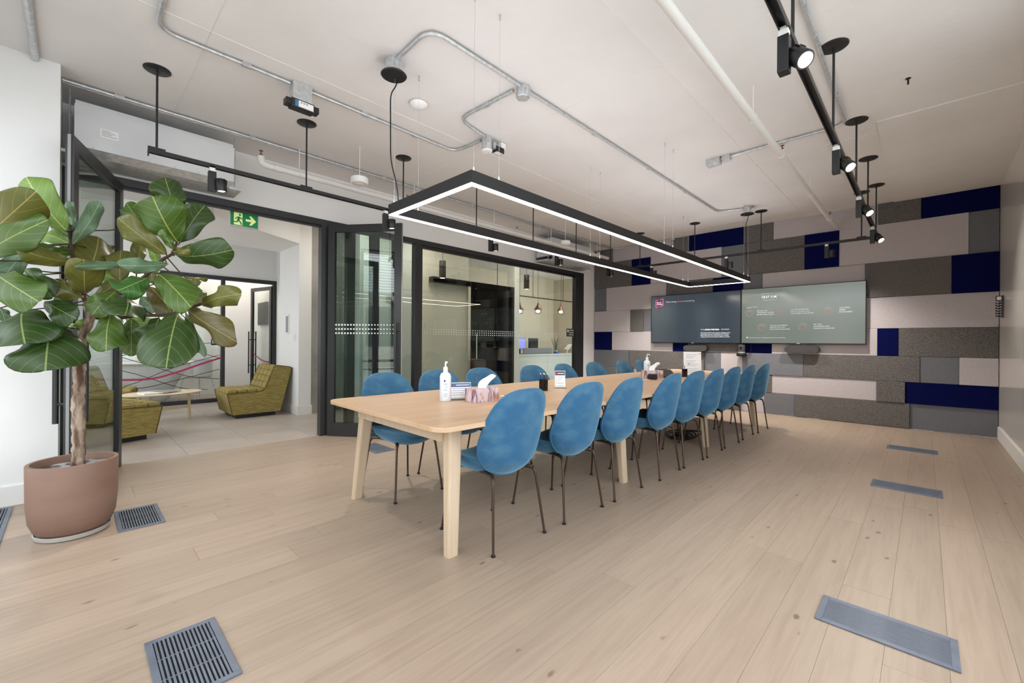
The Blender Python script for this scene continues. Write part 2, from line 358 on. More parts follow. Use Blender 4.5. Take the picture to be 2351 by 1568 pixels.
# ================================================================== GLASS FRONT
gw = struct('window_3', MB().box(-.075, 7.525, Y_G - .005, Y_G + .085, 2.53, 2.60), 'charcoal_frame')
def stile(p, x0, x1, y0=Y_G - .005, y1=Y_G + .085, z0=0, z1=2.53, nm='mullion', m='charcoal_frame'): MB().box(x0, x1, y0, y1, z0, z1).build(nm, m, p)
stile(gw, -.075, -.035); stile(gw, .255, .305, nm='door_jamb'); stile(gw, 2.062, 2.17, nm='door_jamb'); stile(gw, 2.385, 2.485); stile(gw, 2.715, 2.82); stile(gw, 3.045, 3.10); stile(gw, 3.37, 3.43); stile(gw, 3.432, 3.492)
stile(gw, 7.24, 7.38); stile(gw, 7.382, 7.525)
MB().box(.305, 2.062, Y_G + .02, Y_G + .06, 2.505, 2.53).build('door_track', 'black_metal', gw)
MB().box(3.492, 7.24, Y_G + .01, Y_G + .07, 2.49, 2.53).build('head_channel', 'black_metal', gw)
MB().box(2.17, 7.24, Y_G + .01, Y_G + .07, 0, .06).build('sill', 'charcoal_frame', gw)
def pane(p, x0, x1, z0, z1, y=Y_G + .04, m='glass_tint', nm='pane'):
    return MB().box(x0, x1, y - .004, y + .004, z0, z1).build(nm, m, p)
pane(gw, -.035, .255, .02, 2.53, m='glass_clear')
for a, b in ((2.17, 2.385), (2.485, 2.715), (2.82, 3.045), (3.10, 3.37)): pane(gw, a, b, .06, 2.53, m='glass_door')
for a, b in ((3.492, 4.44), (4.444, 5.405), (5.409, 6.39), (6.394, 7.24)): pane(gw, a, b, .06, 2.49)
dots = MB()
def dotrow(mb, x0, x1, zs, stp, fn, r):
    n = int((x1 - x0) / stp)
    for z in zs:
        for k in range(n + 1):
            x = x0 + (x1 - x0) * k / n; c = fn(x)
            rr = r(k / n)
            mb.add([(c[0] + rr * math.cos(a) * c[2], c[1] + rr * math.cos(a) * c[3], z + rr * math.sin(a)) for a in [2 * PI * q / 8 for q in range(8)]], [tuple(range(8))])
mat('frost', (232, 236, 236), .8)
dotrow(dots, 3.52, 7.2, (1.25, 1.285, 1.32), .048, lambda x: (x, Y_G + .0355, 1, 0), lambda t: .010 * (.45 + .55 * math.sin(PI * t)))
tag(dots.build('frosted_dot_band', 'frost', gw), kind='stuff')
mat('film_grey', (70, 74, 74), .5)
st = MB().box(6.98, 7.235, Y_G + .030, Y_G + .035, 1.26, 1.42).build('door_notice', 'film_grey', gw)
for zz, tx in ((1.365, 'PULL'), (1.29, 'OPEN')): pass
for k in range(3): MB().box(7.06, 7.22, Y_G + .0285, Y_G + .0295, 1.38 - k * .045, 1.392 - k * .045).build('notice_line', 'frost', st)
MB().box(7.0, 7.045, Y_G + .0285, Y_G + .0295, 1.35, 1.40).build('notice_mark', 'frost', st)

def leaf(name, hinge, free, top, m_glass, handle_in):
    """hinged glass leaf: frame of four members, pane, pull handle"""
    hx, hy = hinge; fx, fy = free; L = math.hypot(fx - hx, fy - hy); ang = math.atan2(fy - hy, fx - hx)
    d = empty(name, (hx, hy, 0), ang); d['kind'] = 'structure'
    T = .022; S = .085
    MB().box(0, S, -T, T, .012, top).build('hinge_stile', 'charcoal_frame', d)
    MB().box(L - S, L, -T, T, .012, top).build('lock_stile', 'charcoal_frame', d)
    MB().box(S, L - S, -T, T, top - S, top).build('top_rail', 'charcoal_frame', d)
    MB().box(S, L - S, -T, T, .012, .16).build('bottom_rail', 'charcoal_frame', d)
    pn = MB().box(S, L - S, -.004, .004, .16, top - S).build('pane', m_glass, d)
    MB().box(L, L + .008, -.008, .008, .012, top).build('brush_seal', mat('seal_' + name, (150, 150, 148), .95), d)
    for sgn in (-1, 1):
        h = MB().tube([(L - .045, sgn * .075, .57), (L - .045, sgn * .075, 1.37)], .016, 12).build('pull_handle', 'black_metal', d)
        for zz in (.70, 1.26):
            MB().tube([(L - .045, sgn * T, zz), (L - .045, sgn * .075, zz)], .011, 8).build('handle_post', 'black_metal', h)
    return d, pn, L
dl, pnl, Ll = leaf('door_1', (.285, 5.185), (-.025, 4.16), 2.53, 'glass_door', 1)
dr, pnr, Lr = leaf('door_2', (2.14, 5.16), (2.685, 4.42), 2.53, 'glass_door', 1)
d2 = MB()
for sgn in (-1,):
    dotrow(d2, .1, Lr - .1, (1.235, 1.285, 1.335), .036, lambda x: (x, -.006, 1, 0), lambda t: .013 * (1 - .55 * t))
tag(d2.build('frosted_dot_band', 'frost', dr), kind='stuff')

# ================================================================== LOUNGE BEYOND THE DOORS
YL = 9.36
struct('wall_lounge', MB().box(-1.0, 2.83, YL, YL + .12, 2.32, 3.05), 'wall_white')
struct('wall_lounge_side', MB().box(2.83, 2.98, 7.75, 10.9, 0, 3.05), 'wall_white')
struct('wall_lounge_back', MB().box(-1.0, 10.5, 10.8, 10.9, 0, 3.05), 'wall_white')
cw = struct('wall_column', MB().box(2.40, 2.585, 6.88, 7.76, 0, 3.05), 'wall_white')
MB().box(2.386, 2.598, 6.866, 7.76, 0, .135).build('skirting', 'baseboard_white', cw)
struct('wall_concrete', MB().box(2.585, 3.2, 6.92, 7.76, 0, 3.05), 'concrete')
sw = thing('light_switch', 'small white light switch on the lounge column', 'switch', (2.40, 7.05, 1.19))
MB().box(-.008, 0, -.035, .035, -.06, .06, bev=.003).build('plate', 'white_plastic', sw); MB().box(-.014, -.008, -.015, .015, -.03, .03).build('rocker', 'white_plastic', sw)
tp = thing('intercom_panel', 'framed grey intercom panel on the white lounge column', 'panel', (2.40, 7.36, 1.40))
mat('panel_mesh', (150, 152, 156), .6)
MB().box(-.012, 0, -.075, .075, -.16, .16, bev=.003).build('frame', 'white_plastic', tp); MB().box(-.015, -.011, -.05, .05, -.13, .13).build('speaker_mesh', 'panel_mesh', tp)
lw = struct('window_4', MB().box(-1.0, 2.83, YL - .03, YL + .05, 2.25, 2.32), 'charcoal_frame')
MB().box(-1.0, 1.96, YL - .03, YL + .05, 0, .07).build('sill', 'charcoal_frame', lw)
for a, b in ((1.90, 1.96), (2.765, 2.83), (-.4, -.35), (-1.0, -.94)): MB().box(a, b, YL - .03, YL + .05, 0, 2.25).build('mullion', 'charcoal_frame', lw)
for a, b in ((-.94, -.4), (-.35, .72), (.725, 1.90)): MB().box(a, b, YL - .004, YL + .004, .07, 2.25).build('pane', 'glass_clear', lw)
mat('decal_pink', (176, 44, 100), .5); mat('decal_black', (40, 40, 44), .6)
def ribbon(nm, pts, wd, m, par, y):
    P = []
    pts = [Vector((a, 0, b)) for a, b in pts]
    for i in range(len(pts) - 1):
        p0, p1, p2, p3 = pts[max(i - 1, 0)], pts[i], pts[i + 1], pts[min(i + 2, len(pts) - 1)]
        for k in range(6):
            t = k / 6
            P.append(.5 * ((2 * p1) + (p2 - p0) * t + (2 * p0 - 5 * p1 + 4 * p2 - p3) * t * t + (3 * p1 - p0 - 3 * p2 + p3) * t ** 3))
    P.append(pts[-1]); vs = []; fs = []
    for i, p in enumerate(P):
        t = (P[min(i + 1, len(P) - 1)] - P[max(i - 1, 0)]).normalized(); n = Vector((-t.z, 0, t.x))
        vs += [(p.x + n.x * wd / 2, y, p.z + n.z * wd / 2), (p.x - n.x * wd / 2, y, p.z - n.z * wd / 2)]
        if i: fs.append((2 * i - 2, 2 * i - 1, 2 * i + 1, 2 * i))
    return MB().add(vs, fs).build(nm, m, par)
ribbon('pink_line_decal', [(-.95, .95), (-.8, .82), (-.4, .62), (.3, .50), (.88, .475), (1.22, .56), (1.59, .70), (1.90, .81)], .032, 'decal_pink', lw, YL - .008)
for q in ([(-.9, .3), (-.3, .62), (.6, .92), (1.2, 1.0), (1.9, .8)], [(-.9, .85), (0, .72), (.9, .98), (1.88, 1.1)], [(.0, .45), (.7, .33), (1.2, .42), (1.88, .6)],
          [(-.3, .2), (.6, .38), (1.2, .65), (1.88, .86)], [(.3, .95), (.9, .70), (1.4, .50), (1.88, .42)], [(-.95, .4), (-.6, .55), (.4, .66), (1.3, .30), (1.7, .24)]):
    ribbon('black_line_decal', q, .010, 'decal_black', lw, YL - .007)
# meeting room behind the lounge glass: its open door, white table with chairs
d3 = empty('door_3', (2.765, YL + .02, 0), math.radians(102)); d3['kind'] = 'structure'
for a, b, z0, z1, nm in ((0, .07, .01, 2.22, 'hinge_stile'), (.72, .79, .01, 2.22, 'lock_stile'), (.07, .72, 2.15, 2.22, 'top_rail'), (.07, .72, .01, .08, 'bottom_rail')):
    MB().box(a, b, -.02, .02, z0, z1).build(nm, 'charcoal_frame', d3)
MB().box(.07, .72, -.003, .003, .08, 2.15).build('pane', 'glass_clear', d3)
for sgn in (-1, 1):
    h = MB().tube([(.755, sgn * .07, .45), (.755, sgn * .07, 1.32)], .013, 8).build('pull_handle', 'black_metal', d3)
    for zz in (.62, 1.15): MB().tube([(.755, sgn * .02, zz), (.755, sgn * .07, zz)], .009, 8).build('handle_post', 'black_metal', h)
ribbon('pink_line_decal', [(.07, .70), (.35, .72), (.72, .86)], .03, 'decal_pink', d3, -.005)
bp = thing('booking_tablet', 'small black room booking tablet on the lounge door post', 'tablet', (1.90, YL - .06, 1.10))
mat('screen_dark', (14, 16, 24), .15, emit=(40, 46, 90), es=.25); mat('print_white', (235, 236, 238), .6, emit=(225, 228, 235), es=.5)
MB().box(-.165, -.02, -.02, .0, -.055, .055, bev=.004).build('body', 'black_metal', bp)
MB().box(-.16, -.075, -.022, -.019, -.045, .045).build('screen', 'screen_dark', bp)
MB().box(-.02, .02, -.01, .03, -.03, .03).build('bracket', 'black_metal', bp)
for k in range(2): MB().box(-.150, -.10, -.0235, -.0215, .0 - k * .02, .007 - k * .02).build('screen_line', 'print_white', bp)
MB().box(-.152, -.13, -.0235, -.0215, .018, .036).build('screen_mark', 'print_white', bp)
bt = thing('white_meeting_table', 'white tub shaped meeting table behind the lounge glass', 'table', (.95, 10.15, 0))
MB().lathe([(.02, .70), (.62, .70), (.64, .715), (.62, .73), (.02, .73)], n=40, sx=1.25, sy=.7).build('table_top', 'white_plastic', bt, True)
MB().lathe([(.20, 0), (.26, .05), (.36, .35), (.52, .66), (.52, .70)], n=32, sx=1.2, sy=.7).build('pedestal', 'white_plastic', bt, True)
wc = thing('white_shell_chair', 'white shell chair with thin wire legs behind the lounge glass', 'chair', (1.62, 9.78, 0), .5)
MB().lathe([(.02, .42), (.2, .43), (.24, .47), (.2, .46), (.02, .45)], n=24).build('seat', 'white_plastic', wc, True)
MB().add([(.23 * math.sin(a), -.23 * math.cos(a), z) for z in (.46, .62, .78) for a in [-.9 + k * .3 for k in range(7)]] +
         [(.20 * math.sin(a), -.20 * math.cos(a), z) for z in (.46, .62, .78) for a in [-.9 + k * .3 for k in range(7)]],
         [(r * 7 + k, r * 7 + k + 1, r * 7 + k + 8, r * 7 + k + 7) for r in range(2) for k in range(6)] + [(21 + r * 7 + k, 21 + r * 7 + k + 7, 21 + r * 7 + k + 8, 21 + r * 7 + k + 1) for r in range(2) for k in range(6)] +
         [(14 + k, 15 + k, 36 + k, 35 + k) for k in range(6)]).build('backrest', 'white_plastic', wc, True)
for sx in (-1, 1):
    for sy in (-1, 1): MB().tube([(sx * .15, sy * .15, .43), (sx * .22, sy * .22, 0)], .008, 6).build('leg', 'galvanised', wc)
wd = thing('wall_display', 'dark square wall display in the meeting room behind the lounge', 'screen', (2.825, 10.1, 1.70))
MB().box(-.05, 0, -.28, .28, -.24, .24).build('frame', 'black_metal', wd); MB().box(-.053, -.05, -.26, .26, -.22, .22).build('screen', 'dark_void', wd)
wbd = thing('whiteboard', 'large white magnetic board on the far meeting room wall', 'whiteboard', (2.823, 10.0, .98))
MB().box(-.02, 0, -.6, .75, -.42, .40).build('board', 'white_plastic', wbd)
for yy in (-.55, .7):
    for zz in (-.38, .36): MB().tube([(-.03, yy, zz), (-.02, yy, zz)], .012, 8).build('stud', 'galvanised', wbd)

def armchair(label, loc, rz):
    """low quilted lounge chair, front towards local -X"""
    t = thing('lounge_chair', label, 'armchair', loc, rz, 'olive quilted lounge chairs')
    W = .38
    prof = [(-.42, .36), (-.36, .06), (.27, .06), (.44, .72), (.20, .76), (.06, .40)]
    MB().add([(x, s * W, z) for s in (-1, 1) for x, z in prof], [(0, 1, 2, 3, 4, 5), (11, 10, 9, 8, 7, 6)] + [(k, (k + 1) % 6, 6 + (k + 1) % 6, 6 + k) for k in range(6)]).build('body', 'olive_fabric', t)
    MB().box(-.30, .22, -.32, .32, 0, .06).build('plinth', 'black_metal', t)
    for i in range(4):       # quilted squares of seat and back: one pad each
        for j in range(4):
            y0 = -W + .01 + j * (2 * W - .02) / 4; y1 = y0 + (2 * W - .02) / 4
            x0, x1 = -.42 + i * .125, -.42 + (i + 1) * .125
            MB().box(x0 + .003, x1 - .003, y0 + .003, y1 - .003, .36 + .01 * i / 4, .418 + .004 * math.sin(i + j), bev=.024).build('seat_pad', 'olive_fabric', t, True)
    a = Vector((.075, 0, .41)); b = Vector((.215, 0, .765)); dr_ = (b - a).normalized(); ln = (b - a).length
    for i in range(4):
        for j in range(4):
            y0 = -W + .01 + j * (2 * W - .02) / 4; y1 = y0 + (2 * W - .02) / 4
            mt = Matrix.Translation(a + dr_ * (ln * (i + .5) / 4)) @ Matrix.Rotation(math.atan2(dr_.x, dr_.z), 4, 'Y')
            MB().box(-.03, .03, y0 + .003, y1 - .003, -ln / 8 + .003, ln / 8 - .003, bev=.024, mtx=mt).build('back_pad', 'olive_fabric', t, True)
    for s in (-1, 1):
        MB().tube(bend([(-.43, s * (W + .002), .37), (.05, s * (W + .002), .385), (.19, s * (W + .002), .765), (.44, s * (W + .002), .725), (.28, s * (W + .002), .06)], .05), .006, 6).build('piping', 'olive_piping', t)
        MB().tube([(-.425, s * (W + .001), .37), (-.36, s * (W + .001), .06)], .006, 6).build('piping', 'olive_piping', t)
    return t
armchair('olive quilted lounge chair backed against the white column', (1.95, 7.50, 0), 0.0)
armchair('olive quilted lounge chair behind the left glass door', (.20, 6.62, 0), PI + math.radians(20))
armchair('olive quilted lounge chair behind the oval coffee table', (.22, 8.55, 0), PI - math.radians(10))
ct = thing('coffee_table', 'oval pale oak coffee table in the lounge', 'table', (.87, 7.62, 0), math.radians(12))
mat('pale_ash', (214, 196, 160), .5)
MB().lathe([(.02, .385), (.46, .385), (.48, .395), (.48, .405), (.02, .407)], n=40, sx=.95, sy=.72).build('table_top', 'pale_ash', ct, True)
for x, yy in ((.31, .0), (-.20, .18), (-.20, -.18)): MB().tube([(x, yy, .385), (x * 1.02, yy * 1.02, 0)], .019, 10).build('leg', 'pale_ash', ct)
MB().beam((.31, 0, .17), (-.20, .0, .17), .022, .03).build('stretcher', 'pale_ash', ct); MB().beam((-.20, .18, .17), (-.20, -.18, .17), .022, .03).build('stretcher', 'pale_ash', ct)
mat('cover_grey', (128, 126, 126), .5)
b1 = thing('magazine', 'white magazine lying under another on the coffee table', 'magazine', (.76, 7.55, .407), .3)
MB().box(-.14, .14, -.1, .1, 0, .012).build('pages', 'white_plastic', b1); MB().box(-.142, .142, -.102, .102, .012, .014).build('cover', 'white_plastic', b1)
b2 = thing('magazine', 'grey covered magazine on top of the white one', 'magazine', (.90, 7.56, .421), .65)
MB().box(-.14, .14, -.1, .1, 0, .008).build('pages', 'white_plastic', b2); MB().box(-.142, .142, -.102, .102, .008, .010).build('cover', 'cover_grey', b2)

# exit sign hanging in the lounge
ex = thing('exit_sign', 'green running man exit sign with right arrow hanging beyond the doors', 'sign', (1.30, 5.37, 2.462))
mat('sign_green', (10, 118, 70), .4, emit=(10, 110, 66), es=.35); mat('sign_pale', (216, 226, 150), .5, emit=(216, 226, 150), es=.4); mat('sign_case', (205, 206, 206), .4)
MB().box(-.14, .14, 0, .035, -.085, .085, bev=.004).build('case', 'sign_case', ex)
MB().box(-.13, .13, -.004, 0, -.073, .073).build('face', 'sign_green', ex)
MB().box(-.10, -.02, -.007, -.004, -.066, .066).build('doorway_symbol', 'sign_pale', ex)
man = MB()
for a, b, wdt in (((-.05, .02), (-.062, -.018), .024), ((-.05, .022), (-.028, .004), .010), ((-.028, .004), (-.014, .016), .009), ((-.05, .022), (-.078, .012), .010), ((-.078, .012), (-.088, -.006), .009),
               ((-.062, -.018), (-.04, -.03), .013), ((-.04, -.03), (-.03, -.06), .012), ((-.062, -.018), (-.075, -.036), .013), ((-.075, -.036), (-.105, -.036), .011)):
    man.beam((a[0], -.0085, a[1]), (b[0], -.0085, b[1]), .003, wdt, (-(b[1] - a[1]), 0, b[0] - a[0]))
man.lathe([(.011, -.0015), (.011, .0015)], (-.045, -.0085, .045), 12, 'y')
man.build('running_man', 'sign_green', ex)
MB().add([(x, yy, z) for yy in (-.008, -.004) for x, z in ((.012, .012), (.065, .012), (.045, .05), (.065, .05), (.112, 0), (.065, -.05), (.045, -.05), (.065, -.012), (.012, -.012))],
         [tuple(range(9)), tuple(reversed(range(9, 18)))] + [(k, (k + 1) % 9, 9 + (k + 1) % 9, 9 + k) for k in range(9)]).build('arrow', 'sign_pale', ex)
for x in (-.09, .09): MB().tube([(x, .017, .085), (x, .017, .575)], .003, 6).build('hanger', 'galvanised', ex)
sd2 = thing('smoke_detector', 'round white detector on the lounge ceiling near the concrete pillar', 'detector', (2.36, 6.3, 2.99))
# ================================================================== RECEPTION BEHIND THE GLASS
mat('cream_wall', (216, 213, 206), .7); mat('reception_wall', (212, 201, 182), .75)
struct('wall_reception', MB().box(3.72, 5.47, 6.53, 6.68, 0, 3.05), 'cream_wall')
struct('wall_reception_side', MB().box(3.2, 3.72, 6.53, 6.68, 0, 3.05), 'wall_white')
struct('wall_reception_back', MB().box(5.4, 10.5, 8.3, 8.45, 0, 3.05), 'reception_wall')
struct('wall_reception_end', MB().box(10.4, 10.5, 5.3, 8.3, 0, 3.05), 'reception_wall')
struct('trim_1', MB().box(6.66, 6.82, 6.40, 6.62, 0, 3.05), 'wall_white')
pt = thing('black_portal', 'black glossy doorway lining behind the long glass wall', 'doorway', (5.49, 6.38, 0))
mat('black_gloss', (12, 12, 13), .12)
MB().box(0, 1.15, .06, .10, 0, 2.22).build('door_panel', 'black_gloss', pt)
MB().box(-.98, 1.15, 0, .12, 2.22, 2.32).build('lintel', 'black_gloss', pt)
MB().box(1.10, 1.15, 0, .06, 0, 2.22).build('jamb', 'black_gloss', pt)
MB().tube([(.12, .05, .8), (.12, .05, 1.3)], .012, 8).build('handle', 'galvanised', pt)
mat('desk_white', (172, 175, 171), .5)
rd = thing('reception_desk', 'white reception desk behind the long glass wall', 'desk', (8.6, 6.95, 0))
MB().box(-1.75, 1.6, 0, .06, 0, .80).build('front_panel', 'desk_white', rd)
MB().box(-1.77, 1.62, -.03, .70, .80, .84, bev=.004).build('worktop', 'desk_white', rd)
MB().box(-.95, .15, .08, .10, .84, .99).build('screen_panel', 'panel_grey', rd)
for x in (-1.72, 1.55): MB().box(x, x + .04, .06, .68, 0, .80).build('side_panel', 'desk_white', rd)
mat('screen_blue', (120, 124, 210), .2, emit=(140, 146, 230), es=.9)
for i, (x, m, lb) in enumerate(((7.86, 'screen_blue', 'lit pale blue computer monitor on the reception desk'), (8.36, 'dark_void', 'dark computer monitor on the reception desk'))):
    t = thing('computer_monitor', lb, 'monitor', (x, 7.34, .84), .15)
    MB().box(-.22, .22, -.012, .012, .12, .40, bev=.004).build('case', 'black_metal', t); MB().box(-.21, .21, -.014, -.011, .13, .39).build('screen', m, t)
    MB().box(-.02, .02, .0, .03, 0, .2).build('stand', 'black_metal', t); MB().box(-.1, .1, -.06, .08, 0, .01).build('foot', 'black_metal', t)
vs_ = thing('glass_vase_plant', 'spiky green plant in a clear glass vase on the reception desk', 'plant', (9.05, 7.13, .84))
MB().lathe([(.05, 0), (.055, .01), (.055, .20), (.05, .20), (.05, .012)], n=16).build('vase', 'acrylic', vs_, True)
mat('spike_leaf', (62, 92, 58), .5)
for k in range(11):
    a = k * 2.4; r_ = .04 + .012 * k
    MB().add([(.008 * math.cos(a + 1.57), .008 * math.sin(a + 1.57), .05), (-.008 * math.cos(a + 1.57), -.008 * math.sin(a + 1.57), .05), (r_ * .6 * math.cos(a) - .014 * math.sin(a), r_ * .6 * math.sin(a) + .014 * math.cos(a), .25), (r_ * .6 * math.cos(a) + .014 * math.sin(a), r_ * .6 * math.sin(a) - .014 * math.cos(a), .25), (r_ * 1.5 * math.cos(a), r_ * 1.5 * math.sin(a), .40 + .015 * k)],
             [(0, 1, 2, 3), (3, 2, 4)]).build('leaf', 'spike_leaf', vs_)
tb = thing('card_holder', 'blue box of cards on the reception desk', 'box', (8.93, 7.02, .84))
mat('blue_card', (36, 70, 140), .5)
MB().box(-.07, .07, -.03, .03, 0, .05).build('box', 'blue_card', tb); MB().box(-.06, .06, -.005, .005, .05, .09).build('card', 'cover_grey', tb)
tl = thing('desk_tablet', 'tilted white sign-in tablet at the end of the reception desk', 'tablet', (9.48, 7.1, .84))
MB().beam((-.02, 0, .10), (.16, 0, .24), .14, .012, (-.6, 0, 1)).build('tablet', 'white_plastic', tl); MB().tube([(.07, 0, .17), (.07, .05, 0)], .015, 8).build('stand', 'white_plastic', tl)
mat('copper', (132, 96, 78), .35, .6); mat('bulb', (255, 255, 255), .3, emit=(255, 236, 205), es=14.0)
for i, (x, yy) in enumerate(((7.38, 6.92), (8.05, 6.92), (8.98, 6.92))):
    t = thing('reception_pendant', ('copper pendant lamp with glass bowl nearest the black doorway', 'middle copper pendant lamp over the reception desk', 'copper pendant lamp over the tablet end of the reception desk')[i], 'lamp', (x, yy, 1.82 + .035 * i), 0, 'reception pendants')
    MB().lathe([(.02, .26), (.03, .20), (.05, .17), (.11, .09), (.11, .085), (.02, .10)], n=20).build('shade', 'copper', t, True)
    MB().lathe([(.085, .085), (.08, .0), (.05, -.02), (.045, -.015), (.075, .004), (.08, .085)], n=20).build('glass_bowl', 'acrylic', t, True)
    MB().lathe([(.01, .02), (.045, .035), (.045, .07), (.01, .085)], n=12).build('bulb', 'bulb', t, True)
    MB().tube([(0, 0, .26), (0, 0, 3.05 - 1.82 - .035 * i)], .005, 6).build('cable', 'black_metal', t)
rt_ = thing('track_rail', 'thin black track rail across the reception ceiling', 'track', (0, 7.4, 2.30))
MB().box(6.9, 10.3, -.015, .015, 0, .03).build('rail', 'black_metal', rt_)
for x in (7.1, 8.4, 9.7): MB().tube([(x, 0, .03), (x, 0, .75)], .008, 6).build('stem', 'black_metal', rt_)
for i, (x, yy, z0) in enumerate(((4.48, 6.05, 2.25), (6.72, 6.10, 2.27))):
    t = thing('cylinder_pendant', ('black cylinder pendant left of the black doorway', 'black cylinder pendant right of the black doorway')[i], 'lamp', (x, yy, z0), 0, 'black cylinder pendants')
    MB().lathe([(.055, 0), (.06, .01), (.06, .29), (.055, .30)], n=20).build('body', 'black_metal', t, True); MB().lathe([(.045, -.003), (.045, .0)], n=16).build('lens', 'lens_dim', t)
    MB().tube([(0, 0, .30), (0, 0, 3.05 - z0)], .004, 6).build('cable', 'black_metal', t)
# glowing panels added to brighten lounge, reception and the room behind
mat('fill_panel_glow', (255, 255, 255), .5, emit=(255, 244, 230), es=13.0)
for i, (x, yy) in enumerate(((8.6, 6.4), (4.2, 5.85), (0.9, 10.1), (6.2, 5.8), (3.05, 6.0), (2.2, 10.2))):
    t = thing('added_fill_panel', ('added fill light panel above the reception desk', 'added fill light panel above the reception passage', 'added fill light panel in the meeting room behind the lounge', 'added fill light panel in front of the black doorway', 'added fill light panel over the passage beside the concrete pillar', 'added fill light panel over the open lounge meeting room door')[i], 'light', (x, yy, 3.03), 0, 'added ceiling fill panels')
    MB().box(-.3, .3, -.3, .3, 0, .02).build('frame', 'white_plastic', t); MB().box(-.28, .28, -.28, .28, -.004, 0).build('diffuser', 'fill_panel_glow', t)
MB().lathe([(.01, .0), (.07, .0), (.085, .02), (.085, .06), (.01, .06)], n=24).build('body', 'white_plastic', sd2, True); MB().lathe([(.03, -.012), (.035, 0)], n=16).build('sensor', 'white_plastic', sd2)

# ================================================================== CONFERENCE TABLE
TZ = .72
tbl = thing('conference_table', 'long pale oak conference table with rounded corners and splayed legs', 'table', (4.05, 2.33, 0), math.radians(-1.45))
def rrect(hx, hy, r, n=6):
    out = []
    for cx_, cy_, a0 in ((hx - r, hy - r, 0), (-hx + r, hy - r, PI / 2), (-hx + r, -hy + r, PI), (hx - r, -hy + r, 1.5 * PI)):
        out += [(cx_ + r * math.cos(a0 + PI / 2 * k / n), cy_ + r * math.sin(a0 + PI / 2 * k / n)) for k in range(n + 1)]
    return out
TX, TY = 2.79, .71
o = MB().poly(rrect(TX, TY, .09), TZ - .026, TZ).build('tabletop', 'table_oak', tbl)
bv = o.modifiers.new('edge', 'BEVEL'); bv.width = .003; bv.segments = 2; bv.limit_method = 'ANGLE'
mat('power_strip_white', (238, 234, 230), .45)
for x in (-1.55, .55):
    ps = MB().box(x - .17, x + .17, -.03, .03, TZ, TZ + .004, bev=.0015).build('power_strip', 'power_strip_white', tbl)
    for k in range(3): MB().box(x - .13 + k * .1, x - .08 + k * .1, -.016, .016, TZ + .004, TZ + .006).build('socket', 'cover_grey', ps)
for lx in (-2.62, -.875, .845, 2.56):
    for s in (-1, 1):
        lean_x = -.05 if lx < -2 else (.05 if lx > 2 else 0)
        top = Vector((lx - lean_x, s * .515, TZ - .026)); bot = Vector((lx, s * .575, 0))
        vs = []
        for p, hw, hd in ((bot, .034, .026), (top, .045, .034)):
            sect = rrect(hw, hd, .012, 2); vs.append([(p.x + a, p.y + b, p.z) for a, b in sect])
        n = len(vs[0])
        MB().add(vs[0] + vs[1], [tuple(reversed(range(n))), tuple(range(n, 2 * n))] + [(k, (k + 1) % n, n + (k + 1) % n, n + k) for k in range(n)]).build('leg', 'leg_oak', tbl)
    MB().box(lx - .028, lx + .028, -.50, .50, TZ - .118, TZ - .0262).build('cross_rail', 'leg_oak', tbl)
for s in (-1, 1): MB().box(-2.6, 2.55, s * .40 - .02, s * .40 + .02, TZ - .07, TZ - .0262).build('side_rail', 'black_metal', tbl)

# ================================================================== CHAIRS
def disc(nr, na, fn):
    """closed lens of two polar sheets; fn(r, angle, side) -> point"""
    vs = []; fs = []
    for side in (0, 1):
        vs.append(fn(0, 0, side))
        for i in range(1, nr + 1):
            for k in range(na): vs.append(fn(i / nr, 2 * PI * k / na, side))
    S = 1 + nr * na
    for side in (0, 1):
        b = side * S
        for k in range(na):
            k2 = (k + 1) % na
            fs.append((b, b + 1 + k, b + 1 + k2) if side == 0 else (b, b + 1 + k2, b + 1 + k))
            for i in range(nr - 1):
                q = (b + 1 + i * na + k, b + 1 + (i + 1) * na + k, b + 1 + (i + 1) * na + k2, b + 1 + i * na + k2)
                fs.append(q if side == 0 else tuple(reversed(q)))
    e = 1 + (nr - 1) * na
    for k in range(na): fs.append((e + k, S + e + k, S + e + (k + 1) % na, e + (k + 1) % na))
    return vs, fs
def sup(a, e):
    c, s_ = math.cos(a), math.sin(a)
    return math.copysign(abs(c) ** (2 / e), c), math.copysign(abs(s_) ** (2 / e), s_)
def back_pt(r, a, side):
    up_ = math.sin(a) >= 0
    sx, sz = sup(a, 3.1 if up_ else 2.35)
    u, v = r * sx, r * sz
    z = (.60 + .285 * v) if v >= 0 else (.60 + .212 * v)
    x = .246 * u * (1 - .09 * max(0, v) + .04 * min(0, v))
    hz = (z - .40) / .485
    yb = -.205 - .072 * hz + (.125 - .095 * hz) * u * u + .055 * max(0, .50 - z) / .11 * max(0, .50 - z) / .11
    th = .032 * (1 - r ** 6) + .012
    return (x, yb - (th * .8 if side == 0 else -th * .5), z)
def seat_pt(r, a, side):
    sx, sy = sup(a, 2.7)
    u, v = r * sx, r * sy
    x = .243 * u * (1 - .05 * v); y_ = .055 + .215 * v
    z = .462 + .045 * u * u - .03 * max(0, v - .5) ** 2 * 2 + .03 * max(0, -v - .4)
    th = .078 * (1 - r ** 4) + .014
    return (x, y_, z - (th if side == 0 else 0))
